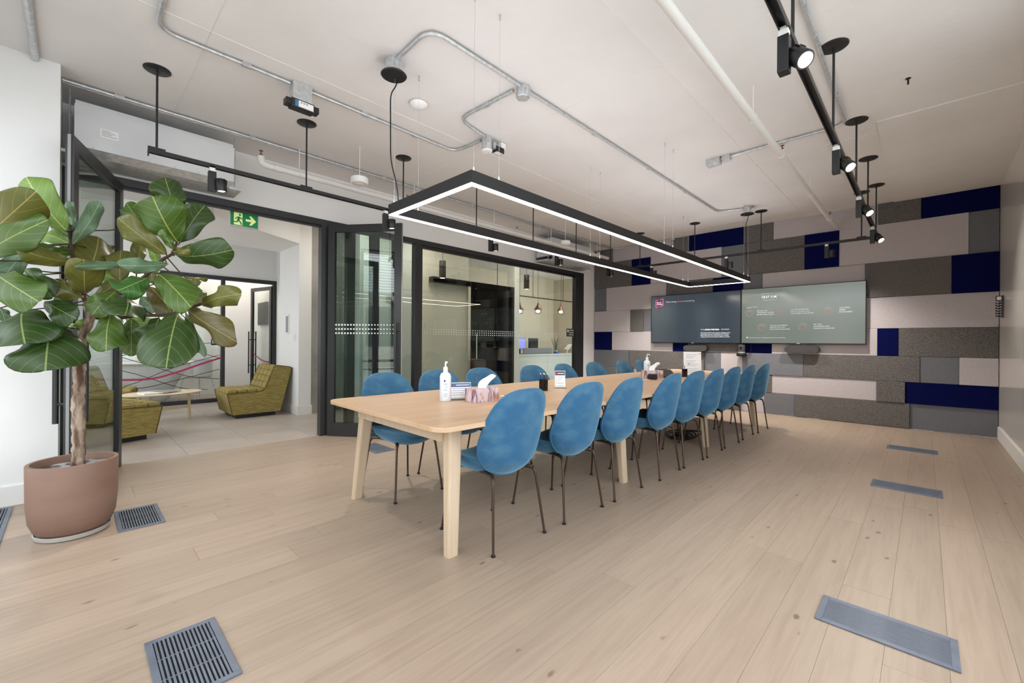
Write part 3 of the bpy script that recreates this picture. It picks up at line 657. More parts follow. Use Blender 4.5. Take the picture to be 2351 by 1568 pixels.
def make_chair():
    t = empty('dining_chair')
    v, f_ = disc(9, 40, back_pt); mb = MB().add(v, f_); mb.smooth = True
    bk = mb.build('backrest', 'velvet_blue', t, True)
    rim = [back_pt(1.0, 2 * PI * k / 44, 0) for k in range(45)]
    MB().tube([(p[0], p[1] + .002, p[2]) for p in rim], .0045, 6, caps=False).build('piping', 'velvet_blue', bk, True)
    v, f_ = disc(8, 40, seat_pt); MB().add(v, f_).build('seat', 'velvet_blue', t, True)
    for s in (-1, 1): MB().tube(bend([(s * .165, -.185, .392), (s * .13, -.12, .400), (s * .13, .13, .400), (s * .165, .19, .392)], .05), .010, 8).build('seat_frame', 'bronze_leg', t, True)
    for sx in (-1, 1):
        for sy in (-1, 1):
            ax, ay, bx_, by_ = sx * .130, sy * .125, sx * .208, sy * (.235 if sy < 0 else .232)
            lg = MB().tube(bend([(ax, ay, .402), (sx * .168, sy * .185, .398), (bx_, by_, .006)], .05), .0115, 8, r2=.0075).build('leg', 'bronze_leg', t, True)
            MB().lathe([(.0095, 0), (.0125, .004), (.0125, .009), (.008, .013)], (bx_, by_, 0), 10).build('glide', 'rubber_black', lg, True)
    return t
chair0 = make_chair(); first = [True]
ORD = ['first', 'second', 'third', 'fourth', 'fifth', 'sixth', 'seventh', 'eighth', 'ninth']
def place_chair(x, y_, rz, label, group):
    c = chair0 if first[0] else copy_tree(chair0)
    first[0] = False
    c.location = (x, y_, 0); c.rotation_euler = (0, 0, rz); tag(c, label, 'chair', group)
    return c
RX = [1.775, 2.375, 2.925, 3.606, 4.117, 4.636, 5.175, 5.755, 6.32]
RYF = [1.640, 1.616, 1.600, 1.581, 1.568, 1.557, 1.551, 1.549, 1.522]
RRZ = [0, -.02, .03, .04, -.02, .01, -.03, .02, 0]
for i, x in enumerate(RX):
    lb = 'blue velvet chair on the near side of the table, %s from the near end' % ORD[i]
    if i == 0: lb = 'blue velvet chair nearest the camera, by the near table leg'
    if i == 8: lb = 'blue velvet chair on the near side of the table, closest to the panelled wall'
    place_chair(x, RYF[i] + .235, RRZ[i] - .02, lb, 'velvet chairs along the near side')
LXs = [1.785, 2.285, 2.80, 3.54, 4.11, 4.74, 5.46, 6.0]
for i, x in enumerate(LXs):
    lb = 'blue velvet chair on the glass wall side of the table, %s from the near end' % ORD[i]
    if i == 0: lb = 'blue velvet chair on the glass wall side showing its whole seat, beside the door'
    place_chair(x, 2.91 - .012 * i, PI + (.03, -.03, .0, -.02, .05, 0, .03, -.03)[i], lb, 'velvet chairs along the glass wall side')

# ================================================================== LINEAR PENDANT OVER THE TABLE
PX0, PX1, PY0, PY1, PZ0, PZ1, PWD = 1.553, 6.88, 1.834, 2.742, 2.045, 2.116, .042
lp = thing('linear_pendant', 'long black rectangular ring pendant with glowing underside above the table', 'pendant', (0, 0, 0))
for a in ((PX0, PX1, PY0, PY0 + PWD), (PX0, PX1, PY1 - PWD, PY1), (PX0, PX0 + PWD, PY0 + PWD, PY1 - PWD), (PX1 - PWD, PX1, PY0 + PWD, PY1 - PWD)):
    rl = MB().box(a[0], a[1], a[2], a[3], PZ0, PZ1).build('rail', 'black_metal', lp)
    MB().box(a[0] + .002, a[1] - .002, a[2] + .002, a[3] - .002, PZ0 - .003, PZ0).build('diffuser', 'led', rl)
    MB().add([(a[0] + .006, a[2] + .006, PZ1 + .0006), (a[1] - .006, a[2] + .006, PZ1 + .0006), (a[1] - .006, a[3] - .006, PZ1 + .0006), (a[0] + .006, a[3] - .006, PZ1 + .0006)], [(0, 1, 2, 3)]).build('added_uplight', 'added_glow_up', rl)  # upward glow added to light the ceiling; rail tops are out of view
yl, yr = PY0 + PWD / 2, PY1 - PWD / 2
for x, yy in ((1.587, yr), (1.587, yl), (1.787, yl), (1.787, yr), (4.06, yl), (4.06, yr), (4.26, yl), (4.26, yr), (6.63, yr), (6.83, yr), (6.63, yl), (6.83, yl)):
    wr = MB().tube([(x, yy, PZ1), (x, yy, CEIL_Z)], .0011, 5).build('wire', 'galvanised', lp)
    MB().lathe([(.006, 0), (.006, .035)], (x, yy, CEIL_Z - .036), 8).build('ceiling_gripper', 'galvanised', wr); MB().lathe([(.004, 0), (.004, .03)], (x, yy, PZ1), 8).build('rail_gripper', 'galvanised', wr)
for x, yy, ex_, ey in ((1.565, 2.70, 1.60, yr - .02), (6.80, 1.86, 6.845, yl)):
    MB().lathe([(.02, -.006), (.085, -.006), (.09, 0), (.085, .006), (.02, .006)], (x, yy, CEIL_Z - .105), 28).build('canopy', 'black_metal', lp, True)
    MB().tube(bend([(x + .03, yy - .01, CEIL_Z - .11), (x + .02, yy, CEIL_Z - .17), (x - .02, yy + .01, CEIL_Z - .24), (x - .015, yy + .01, CEIL_Z - .7), (ex_, ey, PZ1 + .12), (ex_ + .01, ey, PZ1)], .06), .0045, 8).build('power_cord', 'rubber_black', lp, True)

# ================================================================== CONDUITS
ZC = CEIL_Z - .018
def conduit(label, pts, r=.0125, clips=(), boxes=()):
    t = thing('ceiling_conduit', label, 'conduit', (0, 0, 0), 0, 'steel conduits on the ceiling')
    MB().tube(bend([(p[0], p[1], (p[2] if len(p) > 2 else ZC)) for p in pts], .13, 6), r, 10).build('pipe', 'galvanised', t, True)
    for x, yy, d in clips:
        MB().box(x - (.012 if d else .03), x + (.012 if d else .03), yy - (.03 if d else .012), yy + (.03 if d else .012), CEIL_Z - .034, CEIL_Z).build('clip', 'galvanised', t)
    for x, yy, rr, h in boxes:
        b = MB().lathe([(rr * .9, 0), (rr, .006), (rr, h)], (x, yy, CEIL_Z - h), 8).build('junction_box', 'galvanised', t)
        for k in range(3):
            a = k * 1.9; MB().lathe([(.014, -.001), (.014, .002)], (x + rr * .93 * math.cos(a + .39), yy + rr * .93 * math.sin(a + .39), CEIL_Z - h / 2), 10, 'x').build('knockout', 'galvanised', b)
    return t
conduit('steel conduit running past the rectangular box above the left track', [(.345, 1.5), (.352, 3.49), (1.14, 3.485)], clips=((.345, 2.6, 1), (.85, 3.487, 0)))
conduit('steel conduit from the rectangular box to the twin round box', [(1.30, 3.49), (2.74, 3.50), (2.76, 3.12)], clips=((1.75, 3.495, 0), (2.25, 3.50, 0)))
conduit('short steel conduit between the twin round box and the octagonal box', [(2.72, 3.03), (2.36, 2.96), (2.385, 2.32)], clips=((2.375, 2.62, 1),), boxes=((2.42, 2.25, .055, .09), (2.775, 3.05, .05, .13)))
conduit('curved steel conduit from the octagonal box to the near pendant canopy', [(2.37, 2.235), (1.545, 2.235), (1.56, 2.66)], clips=(), boxes=((1.565, 2.70, .06, .10),))
conduit('long steel conduit from the octagonal box to the far pendant canopy', [(2.47, 2.24), (6.70, 2.235), (6.79, 1.92)], clips=((3.4, 2.24, 0), (4.5, 2.24, 0), (5.5, 2.24, 0)), boxes=((6.80, 1.86, .055, .10),))
conduit('long steel conduit along the ceiling above the glass wall', [(-.07, 4.70), (7.80, 4.70), (7.90, 4.60), (7.90, 3.4)], clips=((.25, 4.70, 0), (1.2, 4.70, 0), (2.6, 4.70, 0), (4.0, 4.70, 0), (5.5, 4.70, 0), (6.9, 4.70, 0)))
conduit('twin steel conduit beside the one above the glass wall', [(-.07, 4.74), (7.78, 4.74)], r=.009)
conduit('steel conduit turning across the ceiling behind the right track', [(1.5, .51), (4.79, .515), (4.785, 1.46)], clips=((2.95, .51, 0), (3.3, .51, 0), (4.2, .51, 0), (4.79, 1.0, 1)), boxes=((4.785, 1.51, .05, .06),))
conduit('thick steel conduit running to the white pier at upper left', [(-.197, 2.3), (-.197, 4.49)], r=.021, clips=((-.197, 3.85, 1), (-.197, 4.1, 1)))
# boxes and drivers on the conduits
dv = thing('led_driver_box', 'galvanised box with black driver and white label above the left track', 'driver', (1.22, 3.485, CEIL_Z))
MB().box(-.07, .07, -.04, .04, -.14, 0, bev=.003).build('box', 'galvanised', dv)
MB().box(-.085, .085, -.05, .03, -.205, -.14, bev=.006).build('driver', 'black_metal', dv)
MB().box(-.06, .075, -.052, -.049, -.197, -.150).build('label', 'white_plastic', dv); MB().box(-.06, -.035, -.054, -.051, -.197, -.150).build('label_stripe', mat('label_blue', (62, 120, 160), .6), dv)
for k in range(3): MB().box(-.02 + k * .02, -.008 + k * .02, -.0535, -.0515, -.165, -.160).build('label_mark', 'rubber_black', dv)
for x in (-.10, .10): MB().box(x - .02, x + .02, -.045, .02, -.195, -.15).build('end_cap', 'black_metal', dv)
dv2 = thing('relay_module', 'small relay module clamped beside the twin round box', 'module', (2.86, 3.04, CEIL_Z))
MB().box(-.035, .0, -.03, .03, -.10, -.04).build('coupler', 'galvanised', dv2); MB().box(.0, .10, -.04, .03, -.12, -.07).build('module', 'black_metal', dv2); MB().box(.01, .09, -.03, .02, -.123, -.12).build('label', 'white_plastic', dv2); MB().box(.07, .13, -.03, .03, -.07, -.01).build('sensor', 'white_plastic', dv2)
dv2b = thing('round_box_cover', 'white round cover under the twin round box', 'cover', (2.775, 3.05, CEIL_Z - .145))
MB().lathe([(.02, 0), (.045, 0), (.052, .006), (.052, .0145), (.02, .0145)], n=24).build('disc', 'white_plastic', dv2b, True); MB().lathe([(.006, -.003), (.006, 0)], (.02, 0, 0), 8).build('screw', 'galvanised', dv2b)
dv3 = thing('rectangular_box', 'galvanised rectangular box beyond the white sprinkler pipe', 'box', (4.79, 1.63, CEIL_Z))
MB().box(-.04, .04, -.06, .08, -.07, 0, bev=.003).build('box', 'galvanised', dv3); MB().box(-.035, .035, -.05, .07, -.073, -.07).build('cover', 'galvanised', dv3)

# ================================================================== SPRINKLER PIPES, HVAC, DETECTORS
def pipe(label, y_, z, x0, x1, r, rods, heads):
    t = thing('sprinkler_pipe', label, 'pipe', (0, 0, 0))
    MB().tube([(x0, y_, z), (x1, y_, z)], r, 16).build('pipe', 'pipe_white', t, True)
    for x in rods:
        h = MB().tube([(x, y_, z + r), (x, y_, CEIL_Z)], .005, 6).build('hanger_rod', 'pipe_white', t)
        MB().tube([(x, y_ + (r + .004) * math.cos(a), z + (r + .004) * math.sin(a)) for a in [k * PI / 8 for k in range(17)]], .003, 5).build('ring', 'pipe_white', h)
    for x in heads:
        h = MB().tube([(x, y_, z), (x, y_, z + r + .035)], .016, 10).build('tee', 'pipe_white', t)
        MB().lathe([(.008, 0), (.012, .01), (.005, .02), (.005, .035), (.018, .037), (.018, .040)], (x, y_, z + r + .035), 10).build('sprinkler_head', 'copper', h)
    for x in ([x0 + .05] + [x - .06 for x in heads]): MB().tube([(x, y_, z), (x + .06, y_, z)], r + .006, 16).build('coupling', 'pipe_white', t, True)
    return t
pipe('thick white sprinkler pipe crossing the ceiling left of the right track', .955, 2.875, -.95, 7.85, .028, (1.2, 3.62, 5.9), (4.55, 7.3))
pl = pipe('white sprinkler pipe running along the wall above the glass', 4.66, 2.865, 1.33, 7.6, .030, (1.62, 3.0, 4.4, 5.75, 7.2), (2.9, 4.9, 7.25))
MB().tube(bend([(1.36, 4.66, 2.865), (1.27, 4.66, 2.87), (1.265, 4.66, 2.94)], .07), .034, 14).build('elbow', 'pipe_white', pl, True)
MB().lathe([(.012, 0), (.015, .02), (.006, .03), (.006, .05), (.02, .052), (.02, .055)], (1.265, 4.66, 2.94), 10).build('sprinkler_head', 'copper', pl)
vary(mat('hvac_white', (222, 224, 226), .35, .2), (206, 209, 212), (2, 2, 2), 3)
def hvac(label, x0, x1, group='ducted air units'):
    t = thing('fan_coil_unit', label, 'air unit', (0, 0, 0), 0, group)
    MB().box(x0, x1, 4.78, 5.16, 2.70, 3.02).build('casing', 'hvac_white', t)
    fp = MB().box(x0 - .005, x1 + .005, 4.765, 4.78, 2.66, 2.985).build('front_panel', 'hvac_white', t)
    MB().add([(x0, 4.77, 2.66), (x1, 4.77, 2.66), (x1, 4.84, 2.615), (x0, 4.84, 2.615), (x0, 5.16, 2.615), (x1, 5.16, 2.615), (x1, 5.16, 2.70), (x0, 5.16, 2.70)], [(0, 1, 2, 3), (3, 2, 5, 4), (4, 5, 6, 7)]).build('drip_tray', 'galvanised', t)
    for k in range(6):
        x = x0 + .1 + (x1 - x0 - .2) * k / 5; MB().lathe([(.005, 0), (.005, .006)], (x, 4.759, 2.672), 8, 'y').build('screw', 'galvanised', fp)
    for x in (x0 - .03, x1 + .03):
        MB().tube([(x, 4.86, 2.60), (x, 4.86, CEIL_Z)], .006, 6).build('threaded_rod', 'galvanised', t); MB().box(x - .05, x + .05, 4.82, 5.12, 2.605, 2.63).build('support_rail', 'galvanised', t)
    return t
h1 = hvac('white ducted air unit hung above the left glass door', .0, 1.06)
MB().box(.14, .25, 4.762, 4.765, 2.77, 2.84).build('rating_label', 'white_plastic', h1)
for k in range(4): MB().box(.15, .15 + (.09, .06, .08, .05)[k], 4.7605, 4.7620, 2.785 + k * .013, 2.788 + k * .013).build('label_line', 'cover_grey', h1)
hvac('white ducted air unit hung near the far end of the glass wall', 5.95, 7.15)
def sensor(label, x, yy, z):
    t = thing('pendant_sensor', label, 'sensor', (x, yy, z), 0, 'white drum sensors')
    MB().lathe([(.01, 0), (.075, 0), (.085, .008), (.085, .06), (.078, .066), (.01, .066)], n=28).build('drum', 'white_plastic', t, True)
    MB().lathe([(.04, -.004), (.045, 0)], n=20).build('lens', 'white_plastic', t); MB().tube([(0, 0, .066), (0, 0, CEIL_Z - z)], .003, 6).build('cable', 'white_plastic', t)
sensor('white drum sensor hung between the left track and the pendant', 2.02, 4.14, 2.74)
sensor('white drum sensor hung near the far air unit', 5.55, 4.20, 2.72)
for x in (2.02, 5.55): pass
sp = thing('smoke_detector', 'domed white detector on the ceiling beside the near pendant canopy', 'detector', (1.986, 3.03, CEIL_Z))
MB().lathe([(.01, -.045), (.05, -.04), (.072, -.022), (.075, -.012), (.06, -.01), (.06, 0), (.01, 0)], n=28).build('dome', 'white_plastic', sp, True); MB().lathe([(.045, -.006), (.045, 0)], (0, 0, 0), 20).build('base', 'white_plastic', sp)
bo = thing('ceiling_bolt', 'short black bolt sticking out of the bare ceiling at right', 'bolt', (4.31, .10, CEIL_Z))
MB().tube([(0, 0, -.045), (0, 0, 0)], .006, 8).build('shank', 'black_metal', bo); MB().lathe([(.016, -.004), (.016, 0)], (0, 0, 0), 10).build('washer', 'black_metal', bo)

# ================================================================== TRACK LIGHTING
TZ0 = 2.505
def track(label, a, b, stems, dx):
    t = thing('lighting_track', label, 'track', (0, 0, 0), 0, 'black lighting tracks')
    A, B = Vector((a[0], a[1], TZ0)), Vector((b[0], b[1], TZ0))
    d = (B - A).normalized(); sd = Vector((-d.y, d.x, 0))
    rl = MB()
    rl.beam(A + Vector((0, 0, .028)), B + Vector((0, 0, .028)), .036, .006)
    for s in (-1, 1): rl.beam(A + sd * s * .0155 + Vector((0, 0, .0125)), B + sd * s * .0155 + Vector((0, 0, .0125)), .005, .025)
    rl.build('rail', 'black_metal', t)
    for e, q in ((A, -1), (B, 1)): MB().beam(e, e + d * q * .008, .038, .04).build('end_cap', 'black_metal', t)
    for x, yy in stems:
        s = MB().tube([(x, yy, TZ0 + .03), (x, yy, CEIL_Z)], .0075, 8).build('stem', 'black_metal', t)
        MB().lathe([(.02, -.012), (.075, -.010), (.082, -.005), (.082, 0), (.02, 0)], (x, yy, CEIL_Z), 28).build('canopy', 'black_metal', s, True)
        MB().beam(Vector((x, yy, TZ0 + .038)) - d * .05, Vector((x, yy, TZ0 + .038)) + d * .05, .024, .018).build('clamp', 'black_metal', s)
track('black lighting track on the door side of the room', (.375, 4.056), (7.13, 4.056), [(x, 4.056) for x in (.418, 1.471, 2.474, 3.52, 4.60, 5.65, 6.70)], 1)
track('black lighting track along the right side above the open floor', (.9, .445), (7.13, .445), [(x, .445) for x in (2.30, 3.506, 4.817, 5.885, 6.943)], 1)
track('black lighting track crossing in front of the panelled wall', (7.15, .43), (7.15, 4.08), [(7.15, yy) for yy in (.602, 1.768, 2.743, 3.72)], 0)
def spot(label, x, yy, side, aim, lens, watt, group):
    t = thing('track_spotlight', label, 'spotlight', (x, yy, TZ0), 0, group)
    MB().box(-.018, .018, -.018, .018, -.028, .012).build('adapter', 'white_plastic' if watt else 'galvanised', t)
    MB().box(-.026, .026, -.022, .022, -.185, -.028, bev=.004).build('driver', 'black_metal', t)
    aim = Vector(aim).normalized(); c = Vector((side[0], side[1], -.135))
    q = aim.to_track_quat('-Z', 'Y').to_matrix().to_4x4(); mt = Matrix.Translation(c) @ q
    hd = MB().lathe([(.012, .052), (.036, .050), (.038, .046), (.038, -.040), (.035, -.045), (.030, -.045), (.028, -.038), (.012, -.036)], n=20)
    hd.v = [tuple(mt @ Vector(v)) for v in hd.v]; ho = hd.build('lamp_head', 'black_metal', t, True)
    ln = MB().lathe([(.002, -.039), (.0285, -.039), (.0285, -.0365), (.002, -.0365)], n=20); ln.v = [tuple(mt @ Vector(v)) for v in ln.v]; ln.build('lens', lens, ho)
    fn = MB()
    for k in range(10):
        a = 2 * PI * k / 10; fn.add([tuple(mt @ Vector((r_ * math.cos(a + e), r_ * math.sin(a + e), z))) for z in (.012, .05) for r_ in (.037, .042) for e in (-.06, .06)], [(0, 1, 3, 2), (4, 6, 7, 5), (0, 4, 5, 1), (2, 3, 7, 6), (0, 2, 6, 4), (1, 5, 7, 3)])
    fn.build('heat_sink', 'black_metal', ho)
    MB().tube([(0, 0, -.13), tuple(c)], .009, 8).build('pivot', 'black_metal', t)
    if watt:
        ld = bpy.data.lights.new('spot_lamp', 'SPOT'); ld.energy = watt; ld.spot_size = math.radians(120); ld.spot_blend = .9; ld.color = (1, .94, .87); ld.shadow_soft_size = .03
        lo = bpy.data.objects.new('spot_lamp', ld); COL.objects.link(lo); lo.parent = t; lo.location = c + aim * .05; lo.rotation_euler = aim.to_track_quat('-Z', 'Y').to_euler()
    return t
G1, G2, G3 = 'spotlights on the door side track', 'lit spotlights on the right track', 'spotlights on the panelled wall track'
for i, (x, lb) in enumerate(((.757, 'black track spotlight above the left glass door'), (2.265, 'black track spotlight above the open right glass door'), (3.77, 'black track spotlight seen under the near half of the pendant'), (5.15, 'black track spotlight in front of the far air unit'), (6.63, 'black track spotlight at the end of the door side track'))):
    spot(lb, x, 4.056, (.055, -.03), (.05, -.05, -1), 'lens_dim', 75, G1)
for i, (x, lb) in enumerate(((2.14, 'largest lit spotlight at the near end of the right track'), (3.65, 'second lit spotlight along the right track'), (5.05, 'third lit spotlight along the right track'), (6.46, 'lit spotlight at the far end of the right track'))):
    spot(lb, x, .445, (.01, -.055), (-.45, -.55, -.70), 'lamp_lens', 34, G2)
for i, (yy, lb) in enumerate(((3.495, 'black spotlight on the wall track nearest the glass wall'), (2.249, 'black spotlight on the wall track above the joint of the screens'), (.97, 'black spotlight on the wall track above the right screen'))):
    spot(lb, 7.15, yy, (.0, -.055), (.2, 0, -1), 'lens_dim', 110, G3)

# ================================================================== SCREENS ON THE FAR WALL
mat('tv_glass_left', (20, 24, 28), .16, spec=.9, emit=(46, 54, 64), es=1.0); mat('tv_glass_right', (26, 30, 30), .16, spec=.9, emit=(98, 106, 98), es=1.0); mat('tv_frame', (18, 18, 19), .35)
mat('ui_white', (220, 224, 228), .6, emit=(205, 212, 220), es=.55); mat('ui_soft', (160, 164, 166), .6, emit=(176, 182, 186), es=.45); mat('ui_pink', (214, 60, 120), .6, emit=(214, 60, 120), es=.45); mat('ui_red', (120, 100, 94), .6, emit=(128, 102, 94), es=.6)
XT = 7.835
def tv(label, y0, y1, z0, z1, gm):
    t = thing('wall_screen', label, 'television', (0, 0, 0), 0, 'wall screens')
    fr = MB().box(XT, XT + .05, y0, y1, z0, z1, bev=.004).build('frame', 'tv_frame', t)
    MB().box(XT - .002, XT + .001, y0 + .010, y1 - .010, z0 + .014, z1 - .010).build('display', gm, t)
    MB().box(XT + .05, X_FAR - .03, (y0 + y1) / 2 - .25, (y0 + y1) / 2 + .25, z0 + .25, z1 - .25).build('wall_mount', 'black_metal', t)
    MB().box(XT - .003, XT, (y0 + y1) / 2 - .02, (y0 + y1) / 2 + .02, z0 + .004, z0 + .011).build('badge', 'ui_soft', t)
    return t
t1 = tv('left wall screen with a pink logo and dark presentation slide', 2.232, 3.83, 1.142, 2.048, 'tv_glass_left')
t2 = tv('right wall screen with clock text and pale red icons', .60, 2.226, 1.142, 2.056, 'tv_glass_right')
xs = XT - .0045
def lines(nm, body, size, y_, z, m, par, bold=0.0, sp=1.15): return text(nm, body, size, (xs, y_, z), m, par, '-x', bold, space=sp)
lg = MB()   # open speech frame logo
yL, zL = 3.735, 1.965
for a, b in (((0, .0), (0, -.13)), ((0, 0), (-.055, .004)), ((-.085, .008), (-.145, .022)), ((-.145, .022), (-.145, -.108)), ((0, -.13), (-.02, -.15)), ((-.02, -.13), (-.055, -.125)), ((-.085, -.122), (-.145, -.108))):
    lg.beam((xs, yL + a[0], zL + a[1]), (xs, yL + b[0], zL + b[1]), .002, .014, (0, -(b[1] - a[1]), b[0] - a[0]))
lg.build('logo_frame', 'ui_pink', t1)
lines('logo_text', 'Dye &\nDurham', .034, yL - .018, zL - .058, 'ui_white', t1, .0005, .95)
lines('slogan_text', 'When being', .040, 3.535, 1.905, 'ui_soft', t1); lines('slogan_text', 'certain', .040, 3.325, 1.905, 'ui_pink', t1); lines('slogan_text', 'is everything', .040, 3.205, 1.905, 'ui_soft', t1)
lines('heading_text', 'THE', .032, 2.890, 1.375, 'ui_soft', t1); lines('heading_text', 'LIVING THE DNA', .032, 2.820, 1.375, 'ui_white', t1, .0005); lines('heading_text', 'AWARDS', .032, 2.545, 1.375, 'ui_soft', t1)
lines('body_text', 'The Living the DNA Awards celebrate employees across\nthe business who have exemplified the Dye & Durham\nDNA in their work. Go to the HR Portal to nominate\ncolleagues you have seen putting the DNA into practice.', .0215, 2.890, 1.325, 'ui_white', t1, 0, 1.15)
lines('date_text', 'SEPTEMBER 12', .026, 1.925, 1.945, 'ui_soft', t2); lines('clock_text', '10:57 A.M.', .052, 1.925, 1.885, 'ui_white', t2, .0006)
lines('room_text', 'Alberta Boardroom', .026, 1.90, 1.845, 'ui_soft', t2)
lines('join_text', 'Join your meeting with\nthis room', .017, 2.135, 1.745, 'ui_soft', t2)
for body, yy, zz in (('WE ASK HOW\nTOMORROW CAN BE\nBETTER THAN TODAY', 1.99, 1.672), ('WE ARE PASSIONATE\nABOUT SOLVING OUR\nCUSTOMERS\' CHALLENGES', 1.515, 1.672), ('OUR IDEAS\nBREAK\nBOUNDARIES', .907, 1.672), ('WE VALUE DIFFERENT\nPERSPECTIVES AND\nENCOURAGE DIALOGUE', 1.80, 1.430), ('WE TAKE\nOWNERSHIP AND\nCELEBRATE TOGETHER', 1.22, 1.435)):
    lines('value_text', body, .0245, yy, zz, 'ui_soft', t2, 0, 1.25)
lines('footer_text', 'Add this room to a meeting with your personal device', .0235, 2.10, 1.235, 'ui_soft', t2)
MB().box(xs - .001, xs + .001, 2.12, 2.14, 1.235, 1.255).build('footer_icon', 'ui_soft', t2)
for k, (yy, zz) in enumerate(((2.10, 1.645), (1.64, 1.645), (1.05, 1.645), (1.92, 1.405), (1.36, 1.41))):
    ic = MB()
    for rr, n_ in ((.060, 28), (.045, 24), (.026, 18)):
        pts = [(xs, yy + rr * (1 + .10 * math.sin((3 + k) * 2 * PI * q / n_)) * math.cos(2 * PI * q / n_), zz + rr * (1 + .10 * math.sin((3 + k) * 2 * PI * q / n_)) * math.sin(2 * PI * q / n_)) for q in range(n_ + 1)]
        ic.tube(pts, .0016 if rr != .045 else .0032, 4)
    ic.build('value_icon', 'ui_red', t2)
mat('speaker_grey', (62, 61, 60), .85)
for i, (y0, y1, zc, lb) in enumerate(((2.775, 3.20, 1.052, 'grey pill shaped conference speaker under the left screen'), (1.14, 1.60, 1.06, 'grey pill shaped conference speaker under the right screen'))):
    t = thing('conference_soundbar', lb, 'speaker', (XT + .01, (y0 + y1) / 2, zc), 0, 'pill shaped soundbars')
    hw, r_ = (y1 - y0) / 2, .052
    pf = [((hw - r_) * s + r_ * math.cos(a), r_ * math.sin(a)) for s, a0 in ((1, -PI / 2), (-1, PI / 2)) for a in [a0 + PI * k / 10 for k in range(11)]]
    n = len(pf)
    for x0, x1, sc, nm, m in ((-.03, .0, .97, 'grille', 'speaker_grey'), (0, .05, 1.0, 'housing', 'black_metal')):
        MB().add([(x, a * sc, b * sc) for x in (x0, x1) for a, b in pf], [tuple(range(n)), tuple(reversed(range(n, 2 * n)))] + [(k, n + k, n + (k + 1) % n, (k + 1) % n) for k in range(n)]).build(nm, m, t)
    MB().box(.05, X_FAR - .03 - XT - .01, -.08, .08, -.02, .02).build('bracket', 'black_metal', t)
cm = thing('conference_camera', 'cylindrical grey conference camera on a round base between the screens', 'camera', (7.86, 2.222, .93))
MB().lathe([(.02, 0), (.075, 0), (.08, .01), (.08, .035), (.07, .045), (.02, .045)], n=24).build('base', 'black_metal', cm, True)
MB().lathe([(.02, .045), (.052, .05), (.055, .06), (.055, .075)], n=24).build('collar', 'galvanised', cm, True)
MB().lathe([(.02, .075), (.052, .078), (.052, .185), (.048, .195), (.02, .195)], n=24).build('head', 'speaker_grey', cm, True)
MB().lathe([(.02, -.004), (.02, .0)], (-.052, 0, .14), 16, 'x').build('camera_lens', 'black_gloss', cm)
MB().box(.03, .07, -.03, .03, .0, .03).build('wall_bracket', 'black_metal', cm)
cw_ = thing('screen_cable', 'thin black cable hanging below the right screen', 'cable', (0, 0, 0))
MB().tube(bend([(7.88, 2.09, 1.16), (7.885, 2.08, 1.05), (7.885, 2.11, .95), (7.875, 2.18, .94)], .05), .004, 6).build('cord', 'rubber_black', cw_)
# marker holder on the right wall
mk = thing('marker_holder', 'black wall holder with hooks and a small white label on the right wall', 'holder', (7.56, Y_R, 1.60))
MB().box(-.03, .03, 0, .015, -.13, .13, bev=.003).build('back_plate', 'black_metal', mk)
MB().box(-.035, .025, .015, .06, .065, .125, bev=.003).build('eraser_block', 'black_metal', mk); MB().box(-.037, -.034, .02, .055, .075, .115).build('label', 'white_plastic', mk)
for k in range(6): MB().tube(bend([(0, .012, .04 - k * .03), (0, .055, .035 - k * .03), (0, .06, .05 - k * .03)], .012), .006, 6).build('hook', 'black_metal', mk)

# ================================================================== THINGS ON THE TABLE
def bottle(label, x, yy, h, m):
    t = thing('sanitizer_bottle', label, 'bottle', (x, yy, TZ), -2.0, 'pump bottles')
    t.scale = (1.22, 1.22, 1.18)
    MB().lathe([(.02, 0), (.031, .001), (.033, .006), (.033, .150), (.028, .165), (.014, .175), (.012, .178), (.012, .180)], n=28).build('body', m, t, True)
    MB().lathe([(.0135, .178), (.0135, .203), (.011, .206), (.005, .206), (.005, .228)], n=20).build('pump_collar', 'white_plastic', t, True)
    MB().tube(bend([(0, 0, .225), (0, 0, .236), (.03, 0, .238), (.038, 0, .234)], .008), .005, 8).build('nozzle', 'white_plastic', t, True)
    lbm = MB()
    for i in range(9):
        a = -.55 + i * 1.1 / 8
        lbm.v += [(.0334 * math.cos(a), .0334 * math.sin(a), z) for z in (.025, .14)]
        if i: lbm.f.append((2 * i - 2, 2 * i, 2 * i + 1, 2 * i - 1))
    lb = lbm.build('label', 'bottle_label', t, True)
    for z, hh, m_, a0, a1 in ((.118, .012, 'ink_blue', -.48, -.2), (.100, .009, 'ink_grey', -.48, .2), (.088, .005, 'ink_grey', -.48, .25), (.078, .005, 'ink_grey', -.48, .3), (.066, .005, 'ink_green', -.48, .1), (.040, .009, 'ink_green', -.48, .15), (.030, .004, 'ink_grey', -.48, .1)):
        q = MB(); q.v = [(.0337 * math.cos(a), .0337 * math.sin(a), zz) for a in (a0, (a0 + a1) / 2, a1) for zz in (z, z + hh)]; q.f = [(0, 2, 3, 1), (2, 4, 5, 3)]; q.build('label_print', m_, lb)
mat('bottle_label', (226, 230, 238), .5); mat('ink_blue', (40, 60, 140), .6); mat('ink_grey', (150, 156, 172), .6); mat('ink_green', (130, 190, 178), .6)
bm_ = mat('bottle_milky', (224, 230, 238), .3); bsdf(bm_).inputs['Subsurface Weight'].default_value = .0
bottle('tall milky pump sanitizer bottle on the near end of the table', 1.865, 2.475, .24, 'bottle_milky')
bottle('milky pump bottle behind the far tissue box', 5.05, 2.52, .24, 'bottle_milky')
lav = mat('lavender_print', (214, 196, 200), .55); vary(lav, (98, 66, 120), (38, 38, 9), 5, .50, .62); mat('tissue', (246, 246, 246), .8)
